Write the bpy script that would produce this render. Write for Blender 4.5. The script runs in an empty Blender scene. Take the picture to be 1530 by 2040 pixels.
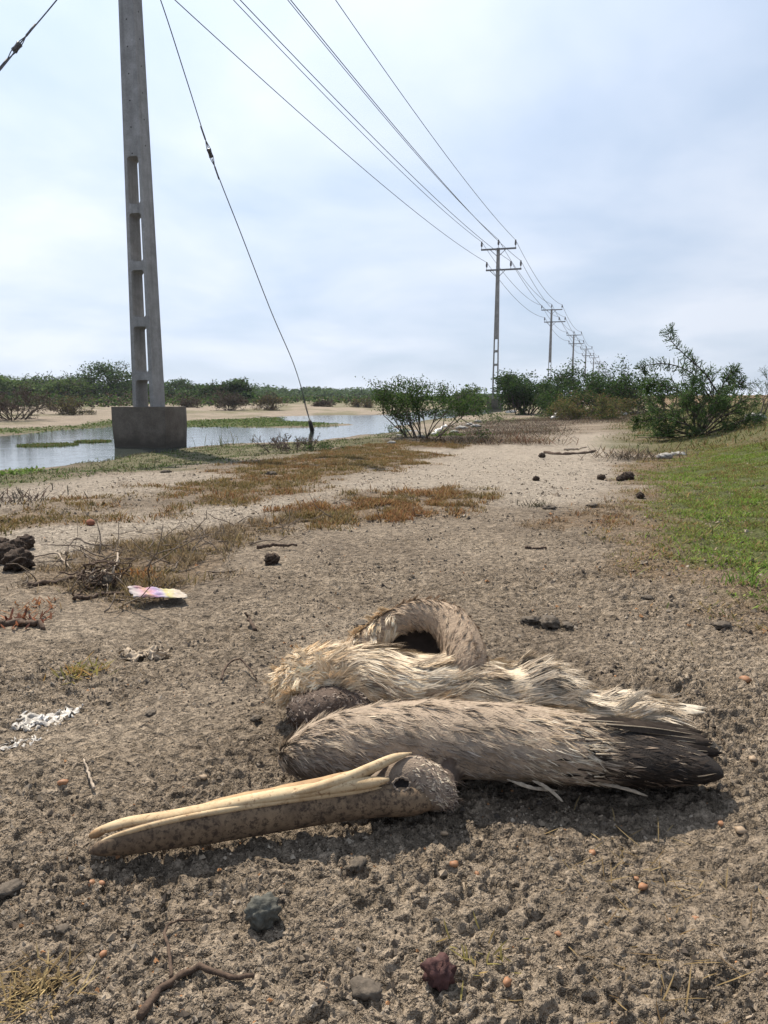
import bpy, math, random
import numpy as np
from mathutils import Vector, Matrix, kdtree

scene = bpy.context.scene
R = math.radians
# ---------------------------------------------------------------- camera
CAM_H, PITCH, FPX = 0.5, R(8.72), 1500.0
cam_data = bpy.data.cameras.new("camera")
cam_data.sensor_fit = 'VERTICAL'
cam_data.sensor_height = 36.0
cam_data.lens = FPX / 2040.0 * 36.0
cam_data.clip_start = 0.02
cam_data.clip_end = 6000
cam = bpy.data.objects.new("camera", cam_data)
cam.location = (0, 0, CAM_H)
cam.rotation_euler = (math.pi / 2 - PITCH, 0, 0)
scene.collection.objects.link(cam)
scene.camera = cam
# ---------------------------------------------------------------- light
SUN_EL, SUN_AZ = R(54), R(-25)            # azimuth from +Y towards +X
SUN_DIR = Vector((math.sin(SUN_AZ) * math.cos(SUN_EL), math.cos(SUN_AZ) * math.cos(SUN_EL), math.sin(SUN_EL)))
sun_data = bpy.data.lights.new("sun", 'SUN')
sun_data.energy = 5.0
sun_data.angle = R(0.55)
sun_data.color = (1.0, 0.895, 0.745)
sun = bpy.data.objects.new("sun", sun_data)
sun.rotation_euler = (-SUN_DIR).to_track_quat('-Z', 'Y').to_euler()
scene.collection.objects.link(sun)

world = bpy.data.worlds.new("World")
scene.world = world
world.use_nodes = True
wn, wl = world.node_tree.nodes, world.node_tree.links
wn.clear()
def W(t, **k):
    n = wn.new(t)
    for a, b in k.items(): setattr(n, a, b)
    return n
def wmath(op, a, b=None, clamp=False):
    n = W('ShaderNodeMath', operation=op, use_clamp=clamp)
    for i, v in enumerate((a, b)):
        if v is None: continue
        if isinstance(v, (int, float)): n.inputs[i].default_value = v
        else: wl.new(v, n.inputs[i])
    return n.outputs[0]
w_out = W('ShaderNodeOutputWorld'); w_bg = W('ShaderNodeBackground')
w_sky = W('ShaderNodeTexSky', sky_type='NISHITA', sun_disc=False)
w_sky.sun_elevation = SUN_EL; w_sky.sun_rotation = SUN_AZ
w_sky.air_density = 1.0; w_sky.dust_density = 0.6; w_sky.ozone_density = 2.0
w_tc = W('ShaderNodeTexCoord')
w_nrm = W('ShaderNodeVectorMath', operation='NORMALIZE'); wl.new(w_tc.outputs['Generated'], w_nrm.inputs[0])
w_sep = W('ShaderNodeSeparateXYZ'); wl.new(w_nrm.outputs[0], w_sep.inputs[0])
zc = wmath('ADD', wmath('MAXIMUM', w_sep.outputs['Z'], 0.0), 0.22)
w_cmb = W('ShaderNodeCombineXYZ')
wl.new(wmath('DIVIDE', w_sep.outputs['X'], zc), w_cmb.inputs[0])
wl.new(wmath('DIVIDE', w_sep.outputs['Y'], zc), w_cmb.inputs[1])
w_n1 = W('ShaderNodeTexNoise', noise_dimensions='3D'); w_n1.inputs['Scale'].default_value = 1.1
w_n1.inputs['Detail'].default_value = 6; w_n1.inputs['Roughness'].default_value = 0.5; w_n1.inputs['Distortion'].default_value = 0.25
wl.new(w_cmb.outputs[0], w_n1.inputs['Vector'])
w_dot = W('ShaderNodeVectorMath', operation='DOT_PRODUCT'); wl.new(w_nrm.outputs[0], w_dot.inputs[0]); w_dot.inputs[1].default_value = SUN_DIR
glow = wmath('POWER', wmath('MAXIMUM', w_dot.outputs['Value'], 0.0), 2.6)      # thin cloud scatters forward around the sun
w_ramp = W('ShaderNodeValToRGB'); wl.new(w_n1.outputs['Fac'], w_ramp.inputs[0])
w_ramp.color_ramp.elements[0].position = 0.38; w_ramp.color_ramp.elements[0].color = (0, 0, 0, 1)
w_ramp.color_ramp.elements[1].position = 0.64; w_ramp.color_ramp.elements[1].color = (1, 1, 1, 1)
cov = wmath('ADD', wmath('MULTIPLY', w_ramp.outputs[0], 0.10), 0.87, True)
cbri = wmath('ADD', wmath('MULTIPLY', glow, 5.2), wmath('ADD', wmath('MULTIPLY', w_ramp.outputs[0], 1.6), 5.0))
w_tint = W('ShaderNodeMix', data_type='RGBA'); wl.new(w_ramp.outputs[0], w_tint.inputs[0])
w_tint.inputs[6].default_value = (0.79, 0.94, 1.18, 1); w_tint.inputs[7].default_value = (0.90, 0.97, 1.10, 1)
w_cc = W('ShaderNodeVectorMath', operation='SCALE'); wl.new(w_tint.outputs[2], w_cc.inputs[0])
wl.new(cbri, w_cc.inputs['Scale'])
w_mix = W('ShaderNodeMix', data_type='RGBA')
wl.new(cov, w_mix.inputs[0]); wl.new(w_sky.outputs[0], w_mix.inputs[6]); wl.new(w_cc.outputs[0], w_mix.inputs[7])
wl.new(w_mix.outputs[2], w_bg.inputs['Color'])
w_bg.inputs['Strength'].default_value = 0.078
wl.new(w_bg.outputs[0], w_out.inputs['Surface'])

scene.view_settings.view_transform = 'Standard'
scene.view_settings.look = 'None'
scene.view_settings.gamma = 1
scene.view_settings.exposure = 0.62
scene.render.engine = 'CYCLES'
scene.cycles.use_denoising = True
scene.cycles.max_bounces = 6
scene.cycles.diffuse_bounces = 3
scene.cycles.glossy_bounces = 3
scene.cycles.transparent_max_bounces = 6
scene.cycles.use_adaptive_sampling = False

# ================================================================ helpers
rng = np.random.default_rng(7)
COL = scene.collection

def ray(px, py):
    cx, cy = (px - 765.0) / FPX, (py - 1020.0) / FPX
    c, s = math.cos(PITCH), math.sin(PITCH)
    return np.array([cx, c - cy * s, -s - cy * c])       # per unit depth
def at_z(px, py, z=0.0):
    d = ray(px, py); t = (z - CAM_H) / d[2]
    return np.array([0, 0, CAM_H]) + d * t
def at_d(px, py, D):
    d = ray(px, py)
    return np.array([0, 0, CAM_H]) + d * (D / d[1])

def _hash(ix, iy, seed):
    h = (ix.astype(np.int64) * 374761393 + iy.astype(np.int64) * 668265263 + seed * 982451653) & 0xFFFFFFFF
    h = ((h ^ (h >> 13)) * 1274126177) & 0xFFFFFFFF
    h = ((h ^ (h >> 16)) * 2246822519) & 0xFFFFFFFF
    return ((h ^ (h >> 15)) & 0xFFFF) / 65535.0
def noise(x, y, seed=0):
    """gradient noise, about -1..1"""
    x = np.asarray(x, float); y = np.asarray(y, float)
    ix, iy = np.floor(x), np.floor(y)
    fx, fy = x - ix, y - iy
    u = fx * fx * fx * (fx * (fx * 6 - 15) + 10); v = fy * fy * fy * (fy * (fy * 6 - 15) + 10)
    def g(dx, dy):
        a = _hash(ix + dx, iy + dy, seed) * 2 * np.pi
        return np.cos(a) * (fx - dx) + np.sin(a) * (fy - dy)
    a = g(0, 0) * (1 - u) + g(1, 0) * u
    b = g(0, 1) * (1 - u) + g(1, 1) * u
    return (a * (1 - v) + b * v) * 1.5
def fbm(x, y, o=4, seed=0):
    s, a, t = 0, 1.0, 0
    for i in range(o):
        s = s + a * noise(x * 2 ** i, y * 2 ** i, seed + i * 17); t += a; a *= 0.5
    return s / t
def sstep(a, b, x):
    t = np.clip((np.asarray(x, float) - a) / (b - a), 0, 1)
    return t * t * (3 - 2 * t)
def unit(v):
    v = np.asarray(v, float)
    return v / np.maximum(np.linalg.norm(v, axis=-1, keepdims=True), 1e-9)

def mesh_np(name, verts, quads=None, tris=None, col=None, smooth=True):
    me = bpy.data.meshes.new(name)
    verts = np.asarray(verts, np.float32).reshape(-1, 3)
    quads = np.zeros((0, 4), int) if quads is None or len(quads) == 0 else np.asarray(quads, int)
    tris = np.zeros((0, 3), int) if tris is None or len(tris) == 0 else np.asarray(tris, int)
    me.vertices.add(len(verts)); me.vertices.foreach_set('co', verts.ravel())
    nl = len(quads) * 4 + len(tris) * 3
    me.loops.add(nl); me.loops.foreach_set('vertex_index', np.concatenate([quads.ravel(), tris.ravel()]).astype(np.int32))
    npoly = len(quads) + len(tris)
    me.polygons.add(npoly)
    ls = np.concatenate([np.arange(len(quads)) * 4, len(quads) * 4 + np.arange(len(tris)) * 3]).astype(np.int32)
    me.polygons.foreach_set('loop_start', ls)
    me.polygons.foreach_set('use_smooth', np.full(npoly, smooth))
    me.update(calc_edges=True); me.validate()
    if col is not None:
        col = np.asarray(col, np.float32)
        if col.shape[1] == 3: col = np.concatenate([col, np.ones((len(col), 1), np.float32)], 1)
        at = me.color_attributes.new('Col', 'FLOAT_COLOR', 'POINT'); at.data.foreach_set('color', col.ravel())
    return me
def link(name, data, mat=None, parent=None, **props):
    o = bpy.data.objects.new(name, data); COL.objects.link(o)
    if mat is not None and data is not None:
        if len(data.materials) == 0: data.materials.append(mat)
    if parent is not None: o.parent = parent
    for k, v in props.items(): o[k] = v
    return o
def thing(name, label, cat, loc=(0, 0, 0), group=None):
    o = bpy.data.objects.new(name, None); COL.objects.link(o); o.location = tuple(float(v) for v in loc)
    o.empty_display_size = 0.05
    o['label'] = label; o['category'] = cat
    if group: o['group'] = group
    return o
def tag(o, label, cat, group=None):
    o['label'] = label; o['category'] = cat
    if group: o['group'] = group
    return o

class MB:
    """collects quads and tris, builds one mesh"""
    def __init__(s): s.v, s.q, s.t, s.c, s.n = [], [], [], [], 0
    def add(s, v, q=None, t=None, c=None):
        v = np.asarray(v, float).reshape(-1, 3)
        if q is not None and len(q): s.q.append(np.asarray(q, int) + s.n)
        if t is not None and len(t): s.t.append(np.asarray(t, int) + s.n)
        if c is not None:
            c = np.asarray(c, float)
            if c.ndim == 1: c = np.tile(c, (len(v), 1))
            s.c.append(c[:, :3])
        s.v.append(v); s.n += len(v)
    def mesh(s, name, smooth=True):
        return mesh_np(name, np.concatenate(s.v), np.concatenate(s.q) if s.q else None, np.concatenate(s.t) if s.t else None,
                       np.concatenate(s.c) if s.c else None, smooth)
def box_vq(sx, sy, sz, c=(0, 0, 0), taper=1.0):
    v = []
    for z, k in ((-1, 1.0), (1, taper)):
        for x, y in ((-1, -1), (1, -1), (1, 1), (-1, 1)):
            v.append((c[0] + x * sx / 2 * k, c[1] + y * sy / 2 * k, c[2] + z * sz / 2))
    return np.array(v), np.array([(3, 2, 1, 0), (4, 5, 6, 7), (0, 1, 5, 4), (1, 2, 6, 5), (2, 3, 7, 6), (3, 0, 4, 7)])
def tube_vq(pts, rad, seg=5):
    pts = np.asarray(pts, float); n = len(pts)
    rad = np.broadcast_to(np.asarray(rad, float), (n,))
    tan = unit(np.gradient(pts, axis=0))
    ref = np.where(np.abs(tan[:, 2:3]) > 0.9, np.array([[1.0, 0, 0]]), np.array([[0, 0, 1.0]]))
    a = unit(np.cross(tan, ref)); b = np.cross(a, tan)
    ph = np.arange(seg) / seg * 2 * np.pi
    v = pts[:, None] + (a[:, None] * np.cos(ph)[None, :, None] + b[:, None] * np.sin(ph)[None, :, None]) * rad[:, None, None]
    i, j = np.meshgrid(np.arange(n - 1), np.arange(seg), indexing='ij'); j2 = (j + 1) % seg
    q = np.stack([i * seg + j, i * seg + j2, (i + 1) * seg + j2, (i + 1) * seg + j], -1).reshape(-1, 4)
    v = v.reshape(-1, 3)
    v = np.concatenate([v, pts[:1], pts[-1:]]); t = []
    for k in range(seg):
        t.append((n * seg, (k + 1) % seg, k)); t.append((n * seg + 1, (n - 1) * seg + k, (n - 1) * seg + (k + 1) % seg))
    return v, q, np.array(t)
def catmull(P, n):
    P = np.asarray(P, float)
    Q = np.concatenate([2 * P[:1] - P[1:2], P, 2 * P[-1:] - P[-2:-1]])
    u = np.linspace(0, len(P) - 1 - 1e-6, n); i = u.astype(int); t = (u - i)[:, None]
    a, b, c, d = Q[i], Q[i + 1], Q[i + 2], Q[i + 3]
    return 0.5 * (2 * b + (c - a) * t + (2 * a - 5 * b + 4 * c - d) * t ** 2 + (3 * b - a - 3 * c + d) * t ** 3)
def loft_grid(st, n=40, m=20, up=(0, 0, 1), lump=0.0, lumpf=6, seed=1):
    """st rows: x,y,z, half height a, half width b -> grid (n,m,3)"""
    s = catmull(np.asarray(st, float), n)
    c, a, b = s[:, :3], np.maximum(s[:, 3], 5e-4), np.maximum(s[:, 4], 5e-4)
    tan = unit(np.gradient(c, axis=0))
    side = unit(np.cross(tan, np.asarray(up, float)[None])); u2 = np.cross(side, tan)
    ph = np.arange(m) / m * 2 * np.pi
    if lump:
        k = 1 + lump * noise(np.linspace(0, lumpf, n)[:, None] + 0 * ph[None], np.cos(ph)[None] * 1.7 + np.sin(ph)[None] * 2.3 + 0 * c[:, :1], seed)
    else: k = np.ones((n, m))
    return c[:, None] + side[:, None] * (b[:, None] * np.cos(ph)[None] * k)[..., None] + u2[:, None] * (a[:, None] * np.sin(ph)[None] * k)[..., None]
def grid_faces(n, m, caps=True):
    i, j = np.meshgrid(np.arange(n - 1), np.arange(m), indexing='ij'); j2 = (j + 1) % m
    q = np.stack([i * m + j, i * m + j2, (i + 1) * m + j2, (i + 1) * m + j], -1).reshape(-1, 4)
    return q
def grid_mesh_parts(g):
    n, m = g.shape[:2]
    v = np.concatenate([g.reshape(-1, 3), g[0].mean(0)[None], g[-1].mean(0)[None]])
    q = grid_faces(n, m); t = []
    for k in range(m):
        t.append((n * m, (k + 1) % m, k)); t.append((n * m + 1, (n - 1) * m + k, (n - 1) * m + (k + 1) % m))
    return v, q, np.array(t)
def grid_sample(g, u, ph):
    """u 0..1 along, ph radians around -> P, along, around, outward normal"""
    n, m = g.shape[:2]
    fu = np.clip(u, 0, 0.9999) * (n - 1); i = fu.astype(int); tu = (fu - i)[:, None]
    fv = (ph / (2 * np.pi) % 1.0) * m; j = fv.astype(int) % m; tv = (fv - np.floor(fv))[:, None]; j2 = (j + 1) % m
    i2 = np.minimum(i + 1, n - 1)
    P = (g[i, j] * (1 - tv) + g[i, j2] * tv) * (1 - tu) + (g[i2, j] * (1 - tv) + g[i2, j2] * tv) * tu
    A = unit(g[i2, j] - g[i, j]); B = unit(g[i, j2] - g[i, j])
    cen = g.mean(1); C = cen[i] * (1 - tu) + cen[i2] * tu
    N = unit(np.cross(A, B)); N = N * np.sign((N * (P - C)).sum(1, keepdims=True) + 1e-12)
    return P, A, B, N
def blades(P, D, N, L, Wd, lift=0.15, curl=-0.1, c0=None, c1=None, lite=False, rg=rng):
    """narrow tapered strips: verts, quads, tris, colours"""
    n = len(P); D = unit(D); N = unit(N)
    S = unit(np.cross(D, N))
    L = np.broadcast_to(np.asarray(L, float), (n,))[:, None]; Wd = np.broadcast_to(np.asarray(Wd, float), (n,))[:, None]
    lift = np.broadcast_to(np.asarray(lift, float), (n,))[:, None]; curl = np.broadcast_to(np.asarray(curl, float), (n,))[:, None]
    sb = rg.normal(0, 0.12, (n, 1))
    rows = []
    for t, w in (((0, 0.7), (0.55, 1.0)) if lite else ((0, 0.6), (0.4, 1.0), (0.75, 0.7))):
        c = P + D * L * t + N * L * (lift * t + curl * t * t) + S * L * sb * t * t
        rows.append(c - S * Wd * w / 2); rows.append(c + S * Wd * w / 2)
    rows.append(P + D * L + N * L * (lift + curl) + S * L * sb)
    v = np.stack(rows, 1).reshape(-1, 3)
    if lite:
        b = (np.arange(n) * 5)[:, None]; q = b + np.array([[0, 1, 3, 2]]); t = b + np.array([[2, 3, 4]])
    else:
        b = (np.arange(n) * 7)[:, None]
        q = np.concatenate([b + np.array([[0, 1, 3, 2]]), b + np.array([[2, 3, 5, 4]])])
        t = b + np.array([[4, 5, 6]])
    c = None
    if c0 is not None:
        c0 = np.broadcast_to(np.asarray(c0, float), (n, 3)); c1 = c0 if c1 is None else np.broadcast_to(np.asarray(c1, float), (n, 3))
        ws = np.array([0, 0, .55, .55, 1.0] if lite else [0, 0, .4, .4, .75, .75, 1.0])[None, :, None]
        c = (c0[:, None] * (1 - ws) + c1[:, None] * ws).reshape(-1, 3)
    return v, q, t, c
def leaves(P, size, rg, flat=0.5, c=None, aspect=0.5, dirs=None):
    """small diamond faces with random directions"""
    n = len(P)
    N = unit(rg.normal(0, 1, (n, 3)) + np.array([0, 0, flat * 3]))
    D = rg.normal(0, 1, (n, 3)) if dirs is None else dirs + rg.normal(0, 0.35, (n, 3))
    D = unit(D - N * (D * N).sum(1, keepdims=True)); S = np.cross(D, N)
    s = np.broadcast_to(np.asarray(size, float), (n,))[:, None]
    v = np.stack([P - D * s * .5, P + S * s * aspect * .5 - N * s * .06, P + D * s * .5, P - S * s * aspect * .5 - N * s * .06], 1).reshape(-1, 3)
    q = (np.arange(n) * 4)[:, None] + np.array([[0, 1, 2, 3]])
    cc = None if c is None else np.repeat(np.broadcast_to(c, (n, 3)), 4, axis=0)
    return v, q, cc
def pick(rg, cols, n, jit=0.12, w=None):
    cols = np.asarray(cols, float); i = rg.choice(len(cols), n, p=w)
    return np.clip(cols[i] * (1 + rg.normal(0, jit, (n, 1))), 0.002, 1)

# ---------------------------------------------------------------- materials
def mat_new(name):
    m = bpy.data.materials.new(name); m.use_nodes = True
    nt = m.node_tree; b = nt.nodes['Principled BSDF']
    return m, nt, b
def nd(nt, t, **k):
    n = nt.nodes.new(t)
    for a, b in k.items(): setattr(n, a, b)
    return n
def tex_noise(nt, scale, detail=4, rough=0.55, coord='Object'):
    tc = nd(nt, 'ShaderNodeTexCoord'); n = nd(nt, 'ShaderNodeTexNoise')
    n.inputs['Scale'].default_value = scale; n.inputs['Detail'].default_value = detail; n.inputs['Roughness'].default_value = rough
    nt.links.new(tc.outputs[coord], n.inputs['Vector'])
    return n
def ramp(nt, src, stops):
    r = nd(nt, 'ShaderNodeValToRGB'); nt.links.new(src, r.inputs[0])
    e = r.color_ramp.elements
    while len(e) < len(stops): e.new(0.5)
    for k, (p, c) in enumerate(stops):
        e[k].position = p; e[k].color = (c, c, c, 1) if isinstance(c, (int, float)) else (*c, 1)
    return r.outputs[0]
def mixc(nt, fac, a, b, mode='MIX'):
    n = nd(nt, 'ShaderNodeMix', data_type='RGBA', blend_type=mode)
    for i, v in ((0, fac), (6, a), (7, b)):
        if isinstance(v, (int, float)): n.inputs[i].default_value = v
        elif isinstance(v, tuple): n.inputs[i].default_value = (*v, 1)
        else: nt.links.new(v, n.inputs[i])
    return n.outputs[2]
def bump(nt, b, src, strength, dist):
    n = nd(nt, 'ShaderNodeBump'); n.inputs['Strength'].default_value = strength; n.inputs['Distance'].default_value = dist
    nt.links.new(src, n.inputs['Height']); nt.links.new(n.outputs[0], b.inputs['Normal']); return n
def mat_attr(name, rough=0.85, var=0.25, scale=60, trans=0.0, spec=0.25):
    """colour from the Col attribute times a little noise"""
    m, nt, b = mat_new(name)
    a = nd(nt, 'ShaderNodeAttribute', attribute_name='Col')
    n = tex_noise(nt, scale)
    c = mixc(nt, 1.0, a.outputs['Color'], ramp(nt, n.outputs['Fac'], [(0.25, 1 - var), (0.75, 1 + var)]), 'MULTIPLY')
    nt.links.new(c, b.inputs['Base Color'])
    b.inputs['Roughness'].default_value = rough; b.inputs['Specular IOR Level'].default_value = spec
    if trans:
        tr = nd(nt, 'ShaderNodeBsdfTranslucent'); nt.links.new(c, tr.inputs['Color'])
        mx = nd(nt, 'ShaderNodeMixShader'); mx.inputs[0].default_value = trans
        out = nt.nodes['Material Output']
        nt.links.new(b.outputs[0], mx.inputs[1]); nt.links.new(tr.outputs[0], mx.inputs[2]); nt.links.new(mx.outputs[0], out.inputs['Surface'])
    return m
def mat_noise(name, stops, scale=20, rough=0.85, bstr=0.4, bdist=0.004, detail=6, spec=0.3, scale2=None, stops2=None):
    m, nt, b = mat_new(name)
    n = tex_noise(nt, scale, detail, 0.62)
    c = ramp(nt, n.outputs['Fac'], stops)
    if stops2:
        n2 = tex_noise(nt, scale2, 5, 0.6)
        c = mixc(nt, 1.0, c, ramp(nt, n2.outputs['Fac'], stops2), 'MULTIPLY')
    nt.links.new(c, b.inputs['Base Color'])
    b.inputs['Roughness'].default_value = rough; b.inputs['Specular IOR Level'].default_value = spec
    if bstr: bump(nt, b, n.outputs['Fac'], bstr, bdist)
    return m

M_LEAF = mat_attr('foliage', 0.8, 0.25, 3.0, trans=0.38, spec=0.08)
M_COVER = mat_attr('ground_cover_leaves', 0.8, 0.25, 12.0, trans=0.28, spec=0.1)
M_FEATHER = mat_attr('feathers', 0.75, 0.18, 90.0, trans=0.12, spec=0.2)
M_SKIN = mat_attr('dried_bird_skin', 0.8, 0.28, 140.0)
def _skin():
    nt = M_SKIN.node_tree; n = tex_noise(nt, 330, 5, 0.65); bump(nt, nt.nodes['Principled BSDF'], n.outputs['Fac'], 0.8, 0.003)
_skin()
M_BARK = mat_noise('bark', [(0.3, (0.035, 0.028, 0.022)), (0.7, (0.11, 0.09, 0.075))], 30)
M_DRYTWIG = mat_noise('dry_twigs', [(0.3, (0.06, 0.045, 0.035)), (0.7, (0.20, 0.16, 0.125))], 40)
M_PALETWIG = mat_noise('pale_stick', [(0.3, (0.20, 0.16, 0.12)), (0.7, (0.40, 0.33, 0.26))], 60)
M_CONC = mat_noise('pole_concrete', [(0.25, (0.17, 0.165, 0.16)), (0.75, (0.30, 0.295, 0.29))], 6, 0.9, 0.25, 0.004, scale2=60, stops2=[(0.3, 0.8), (0.7, 1.1)])
def _streaks():
    nt = M_CONC.node_tree; b = nt.nodes['Principled BSDF']; src = b.inputs['Base Color'].links[0].from_socket
    tc = nd(nt, 'ShaderNodeTexCoord'); mp = nd(nt, 'ShaderNodeMapping'); mp.inputs['Scale'].default_value = (14, 14, 0.6); nt.links.new(tc.outputs['Object'], mp.inputs[0])
    n = nd(nt, 'ShaderNodeTexNoise'); n.inputs['Scale'].default_value = 1.0; n.inputs['Detail'].default_value = 6; nt.links.new(mp.outputs[0], n.inputs['Vector'])
    c = mixc(nt, 1.0, src, ramp(nt, n.outputs['Fac'], [(0.3, 0.82), (0.5, 1.05), (0.7, 1.16)]), 'MULTIPLY'); nt.links.new(c, b.inputs['Base Color'])
_streaks()
M_METAL = mat_noise('galvanised_steel', [(0.3, (0.10, 0.10, 0.105)), (0.7, (0.18, 0.18, 0.185))], 30, 0.6, 0)
M_WIRE = mat_noise('conductor', [(0.3, (0.06, 0.06, 0.065)), (0.7, (0.10, 0.10, 0.105))], 30, 0.6, 0)
M_INS = mat_noise('insulator_glaze', [(0.3, (0.035, 0.03, 0.03)), (0.7, (0.07, 0.06, 0.055))], 30, 0.4, 0)
M_HOLE = mat_noise('bolt_hole_painted_shade', [(0.3, (0.02, 0.02, 0.02)), (0.7, (0.05, 0.045, 0.04))], 30, 0.9, 0)  # for flat discs; the shade inside the holes is put into this colour
M_DUNG = mat_noise('dried_dung', [(0.3, (0.022, 0.016, 0.012)), (0.55, (0.055, 0.038, 0.028)), (0.75, (0.13, 0.09, 0.065))], 110, 0.95, 1.0, 0.008)
M_WHITE = mat_noise('white_rubbish', [(0.3, (0.5, 0.49, 0.47)), (0.7, (0.75, 0.74, 0.72))], 30, 0.6, 0.2, 0.002)

# ================================================================ terrain shape
WATER_Z = -0.20
LAKE_PX = [(-900, 1000), (-400, 975), (-150, 952), (0, 940), (150, 930), (230, 908), (350, 897), (480, 882), (600, 880), (700, 872), (770, 860), (800, 846),
           (880, 834), (970, 824), (1010, 817), (970, 812), (860, 816), (780, 826), (600, 828), (545, 834), (560, 838), (640, 842), (732, 846),
           (640, 850), (560, 852), (374, 851), (300, 847), (225, 849), (140, 856), (60, 864), (0, 868), (-300, 880), (-900, 890)]
def poly_w(px, z):
    return np.array([at_z(x, y, z)[:2] for x, y in px])
def sdf(poly, x, y):
    """signed distance, negative inside"""
    x = np.asarray(x, float); y = np.asarray(y, float)
    d = np.full(x.shape, 1e18); ins = np.zeros(x.shape, bool)
    for (ax, ay), (bx, by) in zip(poly, np.roll(poly, -1, axis=0)):
        ex, ey = bx - ax, by - ay
        t = np.clip(((x - ax) * ex + (y - ay) * ey) / (ex * ex + ey * ey + 1e-12), 0, 1)
        d = np.minimum(d, (x - ax - t * ex) ** 2 + (y - ay - t * ey) ** 2)
        c = ((ay > y) != (by > y)) & (x < (bx - ax) * (y - ay) / (by - ay + 1e-15) + ax)
        ins ^= c
    return np.where(ins, -1, 1) * np.sqrt(d)
LAKE = poly_w(LAKE_PX, WATER_Z)
def xedge(y):
    return 0.45 + 0.28 * y
def G(x, y):
    """ground height without the small lumps"""
    x = np.asarray(x, float); y = np.asarray(y, float)
    s = sdf(LAKE, x, y)
    far = sstep(9, 16, y)
    land = WATER_Z + 0.02 * sstep(0, .4, s) + 0.18 * sstep(0.1, 3.2 + 6 * far, s)
    z = np.where(s > 0, land, WATER_Z - 0.30 * sstep(0, 1.2, -s))
    e = x - xedge(y)
    z = z + 0.33 * sstep(0.0, 2.0, e) * (1 - 0.75 * sstep(6.5, 11, y))
    z = z + 0.46 * sstep(1.5, 6, e) * sstep(7, 14, y) * (1 - sstep(60, 300, y))
    z = z + 0.25 * sstep(30, 80, y) * sstep(0, 10, s) * (1 - sstep(0, 10, e))
    z = z + 0.012 * noise(x * 1.7, y * 1.7, 5) + 0.006 * noise(x * 5, y * 5, 6) + 0.03 * noise(x * 0.35, y * 0.35, 8) * sstep(3, 8, y)
    return z
def g1(x, y): return float(G(np.array([x]), np.array([y]))[0])
_Ds = np.concatenate([np.linspace(0.4, 4, 240), np.geomspace(4.01, 400, 420)])
def hit(px, py):
    """where the sight line of a photo pixel meets the ground"""
    d = ray(px, py); X = d[0] / d[1] * _Ds; Z = CAM_H + d[2] / d[1] * _Ds
    k = np.nonzero(Z <= G(X, _Ds))[0]
    i = k[0] if len(k) else len(_Ds) - 1
    return np.array([X[i], _Ds[i], g1(X[i], _Ds[i])])
def zone(px): return np.array([hit(x, y)[:2] for x, y in px])

Z_GREEN_R = zone([(1560, 872), (1400, 895), (1330, 940), (1320, 1000), (1340, 1060), (1400, 1110), (1460, 1135), (1700, 1185), (1900, 1000), (1900, 880)])
Z_FRINGE_R = zone([(1560, 868), (1350, 893), (1240, 930), (1250, 985), (1225, 1050), (1310, 1150), (1420, 1205), (1520, 1270), (1750, 1330), (1990, 1000), (1990, 880)])
Z_BACK = zone([(1235, 850), (1300, 818), (1420, 806), (1700, 800), (1700, 885), (1420, 893), (1290, 905)])
Z_SHORE = zone([(-250, 985), (-60, 950), (60, 938), (150, 931), (230, 909), (350, 898), (480, 884), (640, 881), (770, 862), (800, 872), (650, 898), (480, 915), (300, 938), (150, 948), (40, 966), (-150, 1000)])
Z_OLIVE = zone([(380, 962), (480, 928), (650, 898), (790, 880), (960, 876), (900, 890), (790, 897), (872, 906), (770, 932), (650, 965), (560, 982), (470, 1003), (350, 1030), (340, 1012), (450, 985), (300, 1000), (120, 1035), (-120, 1080), (-120, 1038), (90, 1012), (250, 985)])
Z_ORANGE = zone([(560, 1052), (590, 1018), (720, 992), (880, 976), (972, 986), (900, 1016), (740, 1042)])
Z_TWIG = zone([(40, 1185), (120, 1130), (230, 1085), (440, 1052), (560, 1030), (640, 1035), (520, 1075), (470, 1095), (420, 1150), (300, 1190), (160, 1200)])
Z_SPARSE = zone([(1040, 1045), (1130, 1022), (1240, 995), (1300, 1010), (1250, 1048), (1100, 1056)])
Z_SMOOTH = zone([(-200, 1090), (200, 1110), (470, 1095), (640, 1060), (760, 1060), (560, 1140), (420, 1235), (250, 1262), (-200, 1350)])
Z_LITTER = zone([(850, 878), (900, 850), (1000, 838), (1150, 828), (1290, 822), (1260, 842), (1130, 846), (1090, 872), (1010, 884), (900, 886)])
Z_FARGREEN = zone([(374, 838), (560, 833), (732, 846), (640, 851), (374, 852), (225, 849), (60, 864), (-100, 872), (-100, 858), (100, 852), (225, 838)])
Z_TRACK = zone([(640, 975), (860, 915), (790, 895), (900, 892), (1000, 885), (1200, 860), (1260, 890), (1240, 990), (1150, 1010), (1000, 1010), (980, 980), (870, 970), (700, 985)])
Z_PALE1 = zone([(-150, 985), (40, 968), (150, 952), (300, 940), (420, 945), (380, 962), (250, 985), (90, 1008), (-120, 1032)])
Z_PALE2 = zone([(-120, 1085), (120, 1040), (330, 1015), (480, 1005), (640, 972), (860, 912), (800, 945), (700, 985), (590, 1012), (430, 1045), (230, 1078), (60, 1120), (-120, 1160)])
Z_DAMP = zone([(480, 1360), (600, 1300), (980, 1260), (1120, 1230), (1180, 1300), (1480, 1420), (1500, 1560), (1300, 1680), (700, 1720), (300, 1760), (160, 1720), (480, 1560)])

def inside(Z, x, y, soft, nz=0.0, nf=3.0, seed=3):
    d = sdf(Z, x, y)
    if nz: d = d + nz * fbm(x * nf, y * nf, 3, seed)
    return 1 - sstep(-soft, soft, d)

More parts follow.
